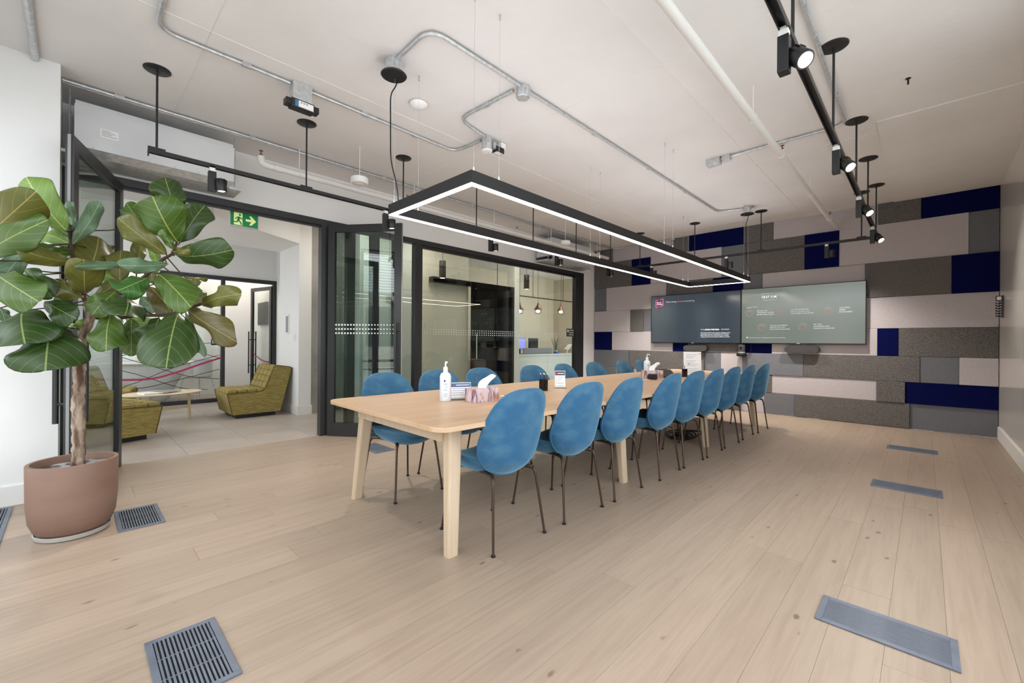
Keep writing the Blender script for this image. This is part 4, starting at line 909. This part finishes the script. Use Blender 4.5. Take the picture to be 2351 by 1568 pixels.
def lav_extra(m):
    b = bsdf(m); src = b.inputs['Base Color'].links[0].from_socket
    tc = nd(m, 'ShaderNodeTexCoord'); nz = nd(m, 'ShaderNodeTexNoise'); nz.inputs['Scale'].default_value = 14; nz.inputs['Detail'].default_value = 4; lk(m, tc.outputs['Object'], nz.inputs['Vector'])
    rp = nd(m, 'ShaderNodeMapRange'); rp.inputs['From Min'].default_value = .5; rp.inputs['From Max'].default_value = .68; lk(m, nz.outputs[0], rp.inputs['Value'])
    mx = nd(m, 'ShaderNodeMix', data_type='RGBA'); lk(m, src, mx.inputs['A']); mx.inputs['B'].default_value = lin((168, 120, 92)); lk(m, rp.outputs[0], mx.inputs['Factor']); lk(m, mx.outputs['Result'], b.inputs['Base Color'])
lav_extra(lav)
def tissue_box(label, x, yy, rz, flip):
    t = thing('tissue_box', label, 'tissue box', (x, yy, TZ), rz, 'lavender tissue boxes')
    MB().box(-.115, .115, -.058, .058, 0, .095, bev=.002).build('carton', 'lavender_print', t)
    MB().lathe([(.002, .0955), (.03, .0955), (.03, .0965), (.002, .0965)], n=20, sx=1.6).build('slot_film', 'white_plastic', t)
    n = 7; vs = []; bx, by = flip          # broad side direction of the pulled up sheet
    for i in range(n):
        for j in range(6):
            u, v = i / (n - 1) - .5, j / 5
            wd_ = .055 + .065 * v * (1.2 - .5 * v); ln_ = .055 * v * v + u * wd_; k_ = .012 * math.sin(i * 2.1 + 3 * v)
            vs.append((bx * ln_ - by * k_, by * ln_ + bx * k_, .094 + .105 * v * (1 - .55 * abs(u - .18))))
    o = MB().add(vs, [(i * 6 + j, (i + 1) * 6 + j, (i + 1) * 6 + j + 1, i * 6 + j + 1) for i in range(n - 1) for j in range(5)]).build('tissue', 'tissue', t, True)
    so = o.modifiers.new('thick', 'SOLIDIFY'); so.thickness = .0012; sb = o.modifiers.new('smooth', 'SUBSURF'); sb.levels = sb.render_levels = 2
tissue_box('lavender print tissue box on the near end of the table', 2.055, 2.29, .02, (.72, -.69))
tissue_box('lavender print tissue box beside the black coaster stack', 4.86, 2.36, -.55, (.97, -.24))
mat('card_white', (240, 240, 240), .6); mat('card_head', (52, 58, 70), .5); mat('card_red', (196, 40, 90), .5)
def sign(label, x, yy, rz, wd_, h, head='card_head', plain=False):
    t = thing('table_sign', label, 'sign', (x, yy, TZ), rz, 'acrylic table signs')
    lean = Matrix.Rotation(math.radians(-9), 4, 'X')
    MB().box(-wd_ / 2, wd_ / 2, -.002, .002, 0, h, mtx=lean).build('acrylic_sheet', 'acrylic', t)
    cd_ = MB().box(-wd_ / 2 + .006, wd_ / 2 - .006, -.0032, -.0024, .012, h - .006, mtx=lean).build('card', 'card_white', t)
    MB().box(-wd_ / 2, wd_ / 2, -.03, .05, 0, .003).build('foot', 'acrylic', t)
    if not plain:
        MB().box(-wd_ / 2 + .008, wd_ / 2 - .008, -.0040, -.0034, h * .72, h - .009, mtx=lean).build('heading_band', head, cd_)
        MB().box(-wd_ / 2 + .013, -wd_ / 2 + .030, -.0046, -.0041, h * .77, h - .018, mtx=lean).build('emblem', 'card_red', cd_)
        MB().box(-wd_ * .18, wd_ / 2 - .016, -.0046, -.0041, h * .81, h * .85, mtx=lean).build('heading_line', 'card_white', cd_)
        for k in range(4):
            z = h * (.62 - .12 * k)
            MB().box(-wd_ / 2 + .014, -wd_ / 2 + .020, -.0040, -.0034, z, z + .006, mtx=lean).build('bullet', 'card_red', cd_)
            MB().box(-wd_ / 2 + .028, wd_ / 2 - .02 - .02 * (k % 3), -.0040, -.0034, z, z + .004, mtx=lean).build('text_line', 'ink_grey', cd_)
        MB().box(-wd_ / 2 + .014, wd_ / 2 - .02, -.0040, -.0034, h * .12, h * .14, mtx=lean).build('text_line', 'ink_grey', cd_)
    else:
        for k in range(12):
            if k in (3, 8): continue
            z = h * (.86 - .065 * k)
            MB().box(-wd_ * .34, wd_ * (.30 - .12 * (k % 3)), -.0040, -.0034, z, z + .004, mtx=lean).build('text_line', 'ink_grey', cd_)
        MB().box(-wd_ * .22, -wd_ * .16, -.0040, -.0034, h * .46, h * .50, mtx=lean).build('text_mark', 'ink_blue', cd_); MB().box(wd_ * .36, wd_ * .42, -.0040, -.0034, h * .90, h * .93, mtx=lean).build('emblem', 'card_red', cd_)
sign('landscape acrylic sign with blue heading between bottle and near tissue box', 1.975, 2.440, -.46, .170, .130, 'card_blue' if mat('card_blue', (70, 96, 136), .5) else 0)
sign('small portrait acrylic sign beside the wire pen cup', 3.15, 2.43, -.72, .108, .165)
sign('tall white printed notice in an acrylic stand at the far end', 5.62, 2.17, -1.05, .225, .32, plain=True)
def pen_cup(label, x, yy, square):
    t = thing('pen_cup', label, 'pen cup', (x, yy, TZ), .4, 'pen cups')
    if not square:
        nb = 22
        for k in range(nb):
            a = 2 * PI * k / nb; MB().tube([(.037 * math.cos(a), .037 * math.sin(a), .002), (.039 * math.cos(a), .039 * math.sin(a), .098)], .0011, 4).build('wire', 'black_metal', t)
        for z in (.003, .05, .098): MB().tube([(.038 * math.cos(a), .038 * math.sin(a), z) for a in [2 * PI * k / 24 for k in range(25)]], .0022 if z != .05 else .001, 6, caps=False).build('ring', 'black_metal', t)
        MB().lathe([(.002, 0), (.037, 0), (.037, .004), (.002, .004)], n=24).build('base', 'black_metal', t)
        MB().lathe([(.0365, .004), (.0382, .097), (.0376, .097), (.0359, .004)], n=28).build('mesh_wall', 'smoke_mesh', t, True)
    else:
        for a, b, c_, d_ in ((-.032, .032, -.032, -.029), (-.032, .032, .029, .032), (-.032, -.029, -.029, .029), (.029, .032, -.029, .029)): MB().box(a, b, c_, d_, 0, .10).build('side', 'smoke_acrylic', t)
        MB().box(-.032, .032, -.032, .032, 0, .004).build('base', 'black_metal', t)
glass('smoke_acrylic', (150, 130, 110), 1.0); glass('smoke_mesh', (176, 170, 164), .3)
mat('pen_blue', (40, 50, 120), .4)
pen_cup('black wire mesh pen cup near the middle of the table', 2.885, 2.41, False); pen_cup('square smoky pen cup in front of the tall notice', 5.36, 2.17, True)
def pen(label, x, yy, tx, ty, m, L=.135):
    t = thing('pen', label, 'pen', (x, yy, TZ + .006), 0, 'pens in the cups')
    a, b = Vector((0, 0, 0)), Vector((tx, ty, L))
    MB().tube([a, b], .0038, 8).build('barrel', m, t); MB().tube([b, b + (b - a).normalized() * .012], .0032, 8).build('cap', 'white_plastic' if m == 'black_metal' else 'black_metal', t)
for i, (dx, dy, tx, ty, m) in enumerate(((-.012, .01, -.008, .008, 'black_metal'), (.01, .012, .012, .006, 'black_metal'), (.0, -.012, .016, -.012, 'black_metal'), (.004, .0, -.01, -.016, 'black_metal'))):
    pen('black pen standing in the wire mesh pen cup', 2.885 + dx, 2.41 + dy, tx, ty, m)
for dx, dy, tx, ty, m, lb in ((-.01, .0, .022, .006, 'pen_blue', 'dark blue pen leaning in the square pen cup'), (.012, .008, .012, .012, 'white_plastic', 'white pen leaning in the square pen cup')): pen(lb, 5.36 + dx, 2.17 + dy, tx, ty, m, .12)
pk = thing('microphone_puck', 'flat dark round conference microphone on the table', 'microphone', (4.41, 2.345, TZ))
MB().lathe([(.02, 0), (.055, 0), (.066, .006), (.064, .012), (.04, .022), (.01, .025)], n=32).build('body', 'speaker_grey', pk, True); MB().lathe([(.02, .0235), (.03, .0245)], n=20).build('button', 'black_metal', pk)
for k in range(7):
    c = tag(MB().box(-.048, .048, -.048, .048, 0, .0085, bev=.002).build('coaster', 'rubber_black', None), ('topmost black square coaster of the stack beside the far tissue box' if k == 6 else 'lower black square coaster in the stack beside the far tissue box'), 'coaster', 'stacked black coasters')
    c.location = (4.70 + random.uniform(-.003, .003), 2.275 + random.uniform(-.003, .003), TZ + .009 * k); c.rotation_euler = (0, 0, .35 + random.uniform(-.1, .1))
ph = thing('control_tablet', 'black wedge shaped control tablet lying near the far table end', 'tablet', (5.19, 2.37, TZ), -.75)
MB().add([(-.13, -.09, 0), (.13, -.09, 0), (.13, .09, 0), (-.13, .09, 0), (-.13, -.09, .012), (.13, -.09, .012), (.13, .09, .085), (-.13, .09, .085)], [(0, 3, 2, 1), (4, 5, 6, 7), (0, 1, 5, 4), (2, 3, 7, 6), (0, 4, 7, 3), (1, 2, 6, 5)]).build('wedge', 'rubber_black', ph)
MB().add([(-.12, -.08, .0165), (.12, -.08, .0165), (.12, .08, .0815), (-.12, .08, .0815)], [(0, 1, 2, 3)]).build('screen', 'rubber_black', ph)
cb = thing('tablet_cable', 'black cable looping from the control tablet across the table', 'cable', (0, 0, TZ))
MB().tube(bend([(5.12, 2.44, .01), (5.02, 2.38, .006), (4.98, 2.30, .006), (5.06, 2.25, .006), (5.13, 2.32, .006)], .06), .005, 6).build('cord', 'rubber_black', cb); MB().box(5.11, 5.15, 2.30, 2.33, .0, .012).build('plug', 'rubber_black', cb)
# cables gathered on the floor under the table
fc = thing('floor_cables', 'tangle of black cables on the floor under the far half of the table', 'cable', (5.15, 2.12, 0))
for k in range(5):
    r_ = .10 + .03 * k; MB().tube([(r_ * 1.5 * math.cos(a) + .02 * k, r_ * math.sin(a) * .8, .008 + .006 * k + .012 * math.sin(2 * a + k)) for a in [q * 2 * PI * .92 / 26 + k for q in range(27)]], .007, 6).build('loop', 'rubber_black', fc, True)
MB().tube(bend([(.1, .08, .02), (.16, .12, .3), (.14, .15, .6), (.1, .2, .66)], .1), .007, 6).build('riser', 'rubber_black', fc, True)
MB().box(-.06, .10, -.05, .03, 0, .05, bev=.005).build('power_brick', 'rubber_black', fc)

# ================================================================== FLOOR VENTS
vary(mat('vent_steel', (116, 124, 138), .4, .4), (104, 112, 126), (10, 10, 10), 3)
def vent(label, x0, x1, y0, y1, along, n):
    t = thing('floor_vent', label, 'vent', ((x0 + x1) / 2, (y0 + y1) / 2, 0), 0, 'floor air grilles')
    hx, hy = (x1 - x0) / 2, (y1 - y0) / 2; b = .022
    MB().box(-hx + b, hx - b, -hy + b, hy - b, .0005, .0015).build('painted_recess', 'dark_void', t)  # flat black sheet painted as the shade inside the floor opening
    for a in ((-hx, hx, -hy, -hy + b), (-hx, hx, hy - b, hy), (-hx, -hx + b, -hy + b, hy - b), (hx - b, hx, -hy + b, hy - b)): MB().box(a[0], a[1], a[2], a[3], .0005, .006, bev=.0012).build('border', 'vent_steel', t)
    if along == 'y':
        st_ = (2 * hx - 2 * b) / n; me = MB().box(-.27 * st_, .27 * st_, -hy + b, hy - b, .0015, .0055).mesh('slat', 'vent_steel')
        ps_ = [(-hx + b + st_ * (k + .5), 0, 0) for k in range(n)]
    else:
        st_ = (2 * hx - 2 * b) / n; me = MB().box(-.36 * st_, .36 * st_, -hy + b, hy - b, .0015, .0055).mesh('slat', 'vent_steel')
        ps_ = [(-hx + b + st_ * (k + .5), 0, 0) for k in range(n)]
    for p in ps_:
        o = bpy.data.objects.new('slat', me); COL.objects.link(o); o.parent = t; o.location = p
    for k in range(1, 3):
        MB().box(-hx + b, hx - b, -hy + b + (2 * hy - 2 * b) * k / 3 - .003, -hy + b + (2 * hy - 2 * b) * k / 3 + .003, .0015, .004).build('cross_bar', 'vent_steel', t)
vent('floor grille with wide open slots at the bottom left', .19, .41, 1.68, 2.10, 'y', 14)
vent('floor grille beside the plant pot', .19, .41, 3.42, 3.84, 'y', 14)
vent('floor grille cut off at the left edge before the white pier', -.50, -.28, 3.55, 4.44, 'y', 13)
vent('floor grille under the first table chair by the glass door', 2.145, 2.365, 4.0, 4.42, 'x', 15)
vent('nearest floor grille at the bottom right', 2.165, 2.392, -.097, .326, 'x', 17)
vent('middle floor grille on the right side', 4.515, 4.74, -.103, .312, 'x', 17)
vent('farthest floor grille on the right before the panelled wall', 6.265, 6.49, -.102, .303, 'x', 17)

# ================================================================== FIDDLE LEAF FIG
def leaf_mat(name, c1, c2, vein, rough=.35):
    m = mat(name, c1, rough, spec=.5); b = bsdf(m)
    uv = nd(m, 'ShaderNodeUVMap'); sp_ = nd(m, 'ShaderNodeSeparateXYZ'); lk(m, uv.outputs[0], sp_.inputs[0])
    def mth(op, a, b_=None, **k):
        n = nd(m, 'ShaderNodeMath', operation=op)
        for i, q in enumerate((a, b_)):
            if q is None: continue
            if isinstance(q, (int, float)): n.inputs[i].default_value = q
            else: lk(m, q, n.inputs[i])
        return n.outputs[0]
    av = mth('ABSOLUTE', mth('SUBTRACT', sp_.outputs['Y'], .5))            # 0 at the midrib .. .5 at the rim
    rib = mth('LESS_THAN', av, .012)
    s_ = mth('SUBTRACT', mth('MULTIPLY', sp_.outputs['X'], 6.2), mth('MULTIPLY', mth('POWER', av, 1.25), 5.4))
    fr_ = mth('ABSOLUTE', mth('SUBTRACT', mth('FRACT', s_), .5)); side = mth('LESS_THAN', fr_, .026)
    vn = mth('MAXIMUM', rib, mth('MULTIPLY', side, .5))
    tc = nd(m, 'ShaderNodeTexCoord'); nz = nd(m, 'ShaderNodeTexNoise'); nz.inputs['Scale'].default_value = 7; nz.inputs['Detail'].default_value = 3; lk(m, tc.outputs['Object'], nz.inputs['Vector'])
    mx = nd(m, 'ShaderNodeMix', data_type='RGBA'); mx.inputs['A'].default_value = lin(c1); mx.inputs['B'].default_value = lin(c2); lk(m, nz.outputs[0], mx.inputs['Factor'])
    m2 = nd(m, 'ShaderNodeMix', data_type='RGBA'); lk(m, mx.outputs['Result'], m2.inputs['A']); m2.inputs['B'].default_value = lin(vein); lk(m, vn, m2.inputs['Factor'])
    lk(m, m2.outputs['Result'], b.inputs['Base Color'])
    bp_ = nd(m, 'ShaderNodeBump'); bp_.inputs['Strength'].default_value = .5; bp_.inputs['Distance'].default_value = .004; bp_.invert = True; lk(m, vn, bp_.inputs['Height']); lk(m, bp_.outputs[0], b.inputs['Normal'])
    # thin leaves let some light through
    tr = nd(m, 'ShaderNodeBsdfTranslucent'); lk(m, m2.outputs['Result'], tr.inputs[0])
    ms = nd(m, 'ShaderNodeMixShader'); ms.inputs[0].default_value = .22
    out = [n for n in m.node_tree.nodes if n.type == 'OUTPUT_MATERIAL'][0]
    lk(m, b.outputs[0], ms.inputs[1]); lk(m, tr.outputs[0], ms.inputs[2]); lk(m, ms.outputs[0], out.inputs[0])
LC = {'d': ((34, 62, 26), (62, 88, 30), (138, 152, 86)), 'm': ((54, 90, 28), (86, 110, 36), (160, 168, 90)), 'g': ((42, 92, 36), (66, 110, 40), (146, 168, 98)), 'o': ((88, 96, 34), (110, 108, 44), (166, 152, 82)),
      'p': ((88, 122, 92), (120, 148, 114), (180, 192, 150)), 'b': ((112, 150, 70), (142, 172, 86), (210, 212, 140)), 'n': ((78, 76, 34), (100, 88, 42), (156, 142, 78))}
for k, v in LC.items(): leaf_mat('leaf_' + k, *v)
fig = thing('potted_fig_tree', 'fiddle leaf fig tree in a round taupe pot beside the glass door', 'plant', (0, 0, 0))
PCX, PCY = .005, 3.63
MB().lathe([(.06, .018), (.135, .02), (.165, .045), (.185, .10), (.194, .20), (.197, .42), (.195, .428), (.178, .428), (.174, .40), (.172, .37), (.06, .37)], (PCX, PCY, 0), 56).build('pot', 'pot_clay', fig, True)
MB().lathe([(.05, 0), (.150, 0), (.160, .006), (.166, .028), (.160, .030), (.152, .016), (.05, .016)], (PCX, PCY, 0), 48).build('saucer', 'saucer_grey', fig, True)
so_ = MB(); so_.lathe([(.002, .392), (.06, .388), (.12, .392), (.171, .386), (.171, .372), (.002, .372)], (PCX, PCY, 0), 40); so_.build('soil', 'soil', fig, True)
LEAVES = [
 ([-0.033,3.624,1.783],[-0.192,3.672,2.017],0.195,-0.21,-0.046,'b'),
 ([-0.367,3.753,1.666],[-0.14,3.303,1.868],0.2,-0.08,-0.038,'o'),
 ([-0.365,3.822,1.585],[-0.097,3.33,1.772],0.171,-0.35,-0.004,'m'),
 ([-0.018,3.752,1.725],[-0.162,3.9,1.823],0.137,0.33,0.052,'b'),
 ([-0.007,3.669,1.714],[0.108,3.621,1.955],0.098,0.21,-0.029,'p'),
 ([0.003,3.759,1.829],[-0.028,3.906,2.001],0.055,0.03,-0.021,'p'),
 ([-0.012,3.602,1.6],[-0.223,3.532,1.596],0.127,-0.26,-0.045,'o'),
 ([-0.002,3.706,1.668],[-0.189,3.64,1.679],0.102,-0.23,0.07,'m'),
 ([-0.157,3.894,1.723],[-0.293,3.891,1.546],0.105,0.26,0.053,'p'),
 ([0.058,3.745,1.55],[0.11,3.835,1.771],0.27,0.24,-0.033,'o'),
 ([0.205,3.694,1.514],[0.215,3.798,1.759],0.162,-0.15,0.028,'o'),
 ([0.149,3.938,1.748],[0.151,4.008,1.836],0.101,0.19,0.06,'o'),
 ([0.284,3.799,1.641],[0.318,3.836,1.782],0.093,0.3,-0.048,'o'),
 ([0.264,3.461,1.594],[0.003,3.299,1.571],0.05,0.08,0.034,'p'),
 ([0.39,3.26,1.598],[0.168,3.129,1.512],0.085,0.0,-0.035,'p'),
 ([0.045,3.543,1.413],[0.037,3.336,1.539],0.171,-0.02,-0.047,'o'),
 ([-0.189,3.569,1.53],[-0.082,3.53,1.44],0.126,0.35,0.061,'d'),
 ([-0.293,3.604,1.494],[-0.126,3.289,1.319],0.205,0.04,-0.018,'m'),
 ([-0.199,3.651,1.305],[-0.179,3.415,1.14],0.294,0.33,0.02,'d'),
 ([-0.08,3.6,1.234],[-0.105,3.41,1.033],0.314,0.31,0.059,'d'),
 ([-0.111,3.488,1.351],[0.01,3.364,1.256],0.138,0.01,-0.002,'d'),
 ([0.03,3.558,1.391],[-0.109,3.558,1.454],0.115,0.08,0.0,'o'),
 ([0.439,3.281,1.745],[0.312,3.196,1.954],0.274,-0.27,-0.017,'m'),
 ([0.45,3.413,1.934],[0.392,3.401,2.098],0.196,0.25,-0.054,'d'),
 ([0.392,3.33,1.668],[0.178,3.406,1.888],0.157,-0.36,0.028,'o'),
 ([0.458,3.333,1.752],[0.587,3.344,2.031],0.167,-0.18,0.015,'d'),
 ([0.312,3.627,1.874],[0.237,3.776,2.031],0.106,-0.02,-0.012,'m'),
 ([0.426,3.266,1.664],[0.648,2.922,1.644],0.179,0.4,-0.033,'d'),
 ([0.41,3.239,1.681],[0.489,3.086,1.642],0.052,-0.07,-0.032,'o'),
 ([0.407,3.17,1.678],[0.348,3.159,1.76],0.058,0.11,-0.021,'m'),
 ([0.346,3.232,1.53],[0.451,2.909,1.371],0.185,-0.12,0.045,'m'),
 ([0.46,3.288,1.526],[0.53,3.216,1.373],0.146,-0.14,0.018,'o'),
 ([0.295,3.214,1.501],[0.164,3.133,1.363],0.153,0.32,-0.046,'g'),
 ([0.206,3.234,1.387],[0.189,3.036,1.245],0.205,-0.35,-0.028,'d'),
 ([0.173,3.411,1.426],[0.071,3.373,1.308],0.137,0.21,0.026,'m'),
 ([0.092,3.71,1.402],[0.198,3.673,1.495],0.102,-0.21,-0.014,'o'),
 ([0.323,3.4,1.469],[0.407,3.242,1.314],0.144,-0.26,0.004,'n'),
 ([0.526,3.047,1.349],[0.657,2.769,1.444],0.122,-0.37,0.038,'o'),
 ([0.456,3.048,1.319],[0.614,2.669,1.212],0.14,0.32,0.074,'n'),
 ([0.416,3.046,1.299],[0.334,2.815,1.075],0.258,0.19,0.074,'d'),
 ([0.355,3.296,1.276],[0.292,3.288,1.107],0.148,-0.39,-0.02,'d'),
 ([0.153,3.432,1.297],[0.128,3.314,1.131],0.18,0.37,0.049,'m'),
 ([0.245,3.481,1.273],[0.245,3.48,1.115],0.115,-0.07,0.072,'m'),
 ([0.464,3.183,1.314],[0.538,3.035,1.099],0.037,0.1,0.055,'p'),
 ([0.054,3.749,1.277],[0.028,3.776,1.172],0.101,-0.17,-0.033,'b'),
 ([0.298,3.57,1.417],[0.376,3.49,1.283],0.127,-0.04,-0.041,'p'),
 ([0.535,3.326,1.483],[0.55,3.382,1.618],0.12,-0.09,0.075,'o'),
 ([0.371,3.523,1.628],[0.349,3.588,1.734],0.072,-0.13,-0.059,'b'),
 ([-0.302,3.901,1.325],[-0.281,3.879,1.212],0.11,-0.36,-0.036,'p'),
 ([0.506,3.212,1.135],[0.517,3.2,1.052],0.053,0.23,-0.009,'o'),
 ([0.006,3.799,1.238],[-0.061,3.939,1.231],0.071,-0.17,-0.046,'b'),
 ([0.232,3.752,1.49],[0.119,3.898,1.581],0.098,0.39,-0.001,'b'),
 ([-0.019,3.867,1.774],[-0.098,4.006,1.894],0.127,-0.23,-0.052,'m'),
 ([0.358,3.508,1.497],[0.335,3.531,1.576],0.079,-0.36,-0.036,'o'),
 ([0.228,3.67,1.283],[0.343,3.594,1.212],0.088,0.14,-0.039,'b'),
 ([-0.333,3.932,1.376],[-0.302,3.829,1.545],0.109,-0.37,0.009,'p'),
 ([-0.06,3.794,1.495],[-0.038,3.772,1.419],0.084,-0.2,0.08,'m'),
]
TRUNK = [[0.022, 3.624, 0.393], [0.025, 3.636, 0.541], [0.02, 3.64, 0.75], [0.023, 3.623, 0.934], [0.028, 3.618, 1.09], [0.025, 3.621, 1.142]]
FORK = [[0.027, 3.619, 1.116], [0.056, 3.589, 1.22], [0.072, 3.559, 1.277], [0.061, 3.57, 1.323], [0.042, 3.603, 1.402]]
STUB = [[0.026, 3.62, 1.103], [0.018, 3.614, 1.142], [0.016, 3.616, 1.165]]
STEM = [[0.048, 3.598, 1.376], [0.026, 3.635, 1.481], [-0.0, 3.676, 1.613], [-0.014, 3.675, 1.716], [-0.019, 3.667, 1.791]]
BR1 = [[0.068, 3.577, 1.285], [0.15, 3.579, 1.263], [0.261, 3.464, 1.293], [0.371, 3.236, 1.29], [0.429, 3.148, 1.307], [0.521, 3.052, 1.357]]
BR2 = [[0.068, 3.577, 1.293], [0.187, 3.569, 1.411], [0.302, 3.35, 1.531], [0.367, 3.326, 1.626], [0.418, 3.302, 1.67], [0.433, 3.287, 1.731]]
def wob(pts, r0, r1, nm, m, jit=.004, n=12, sub=5):
    P = [Vector(p) for p in pts]; Q = []
    for i in range(len(P) - 1):
        for k in range(sub): Q.append(P[i].lerp(P[i + 1], k / sub))
    Q.append(P[-1])
    tb_ = MB(); rs = [r0 + (r1 - r0) * i / (len(Q) - 1) for i in range(len(Q))]
    tb_.tube(Q, rs, n)
    tb_.v = [tuple(Vector(v) + Vector((noise.noise(Vector(v) * 38), noise.noise(Vector(v) * 38 + Vector((9, 0, 0))), 0)) * jit * 2) for v in tb_.v]
    return tb_.build(nm, m, fig, True)
wob(TRUNK, .030, .027, 'trunk', 'bark', .005, 16, 10)
wob(FORK, .026, .014, 'branch', 'bark', .003); wob(STUB, .024, .021, 'branch_stub', 'bark', .002)
wob(STEM, .013, .008, 'branch', 'twig', .002); wob(BR1, .013, .008, 'branch', 'twig', .002); wob(BR2, .012, .008, 'branch', 'twig', .002)
WPROF = [(0, .05), (.06, .26), (.14, .48), (.24, .60), (.36, .68), (.50, .82), (.64, .97), (.76, 1.0), (.87, .88), (.95, .58), (1.0, .12)]
def fig_leaf(i, B, T, wd_, twist, droop, colr):
    B, T = Vector(B), Vector(T); ln = T - B; L = ln.length; d = ln.normalized()
    mid = (B + T) / 2; view = (mid - Vector((0, 0, CAM_H))).normalized()
    sd = d.cross(view).normalized(); sd = (Matrix.Rotation(twist, 3, d) @ sd).normalized(); nm = sd.cross(d).normalized()
    if nm.dot(view) > 0: nm = -nm
    rnd = random.Random(i); NV = 8; vs = []; uv = []
    for ti, (t, w_) in enumerate(WPROF):
        for j in range(NV + 1):
            v = j / NV * 2 - 1
            hw = wd_ / 2 * w_ * (1 + .10 * math.sin(9 * t + i + (2 if v > 0 else 0)) * abs(v))
            p = B + d * (L * t) + sd * (v * hw) + nm * (-.18 * wd_ * v * v * w_ * .8 + .10 * L * math.sin(PI * t) + (.036) * math.sin(11 * t + 2.3 * i + (3 if v > 0 else 0)) * v * v * w_) + Vector((0, 0, -droop * t * t))
            vs.append(p - B); uv.append((t, v * .5 * w_ + .5))
    W1 = NV + 1; fs = [(a * W1 + j, a * W1 + j + 1, (a + 1) * W1 + j + 1, (a + 1) * W1 + j) for a in range(len(WPROF) - 1) for j in range(NV)]
    me = bpy.data.meshes.new('leaf'); me.from_pydata([tuple(v) for v in vs], [], fs)
    ul = me.uv_layers.new(name='UVMap')
    for l in me.loops: ul.data[l.index].uv = uv[l.vertex_index]
    me.materials.append(M['leaf_' + colr]); me.shade_smooth()
    o = bpy.data.objects.new('leaf', me); COL.objects.link(o); o.parent = fig; o.location = B
    sb = o.modifiers.new('smooth', 'SUBSURF'); sb.levels = sb.render_levels = 1
    so = o.modifiers.new('thick', 'SOLIDIFY'); so.thickness = .0012
    # petiole joins the leaf to the nearest branch point
    best = min(BRANCH_PTS, key=lambda q: (q - B).length)
    if (best - B).length > .015:
        MB().tube([(0, 0, 0), tuple((best - B) * .5 + Vector((0, 0, -.01))), tuple(best - B)], .0035, 6).build('petiole', 'twig', o, True)
def dense(pts):
    P = [Vector(p) for p in pts]; return [P[i].lerp(P[i + 1], k / 6) for i in range(len(P) - 1) for k in range(7)]
BRANCH_PTS = dense(FORK) + dense(STEM) + dense(BR1) + dense(BR2)
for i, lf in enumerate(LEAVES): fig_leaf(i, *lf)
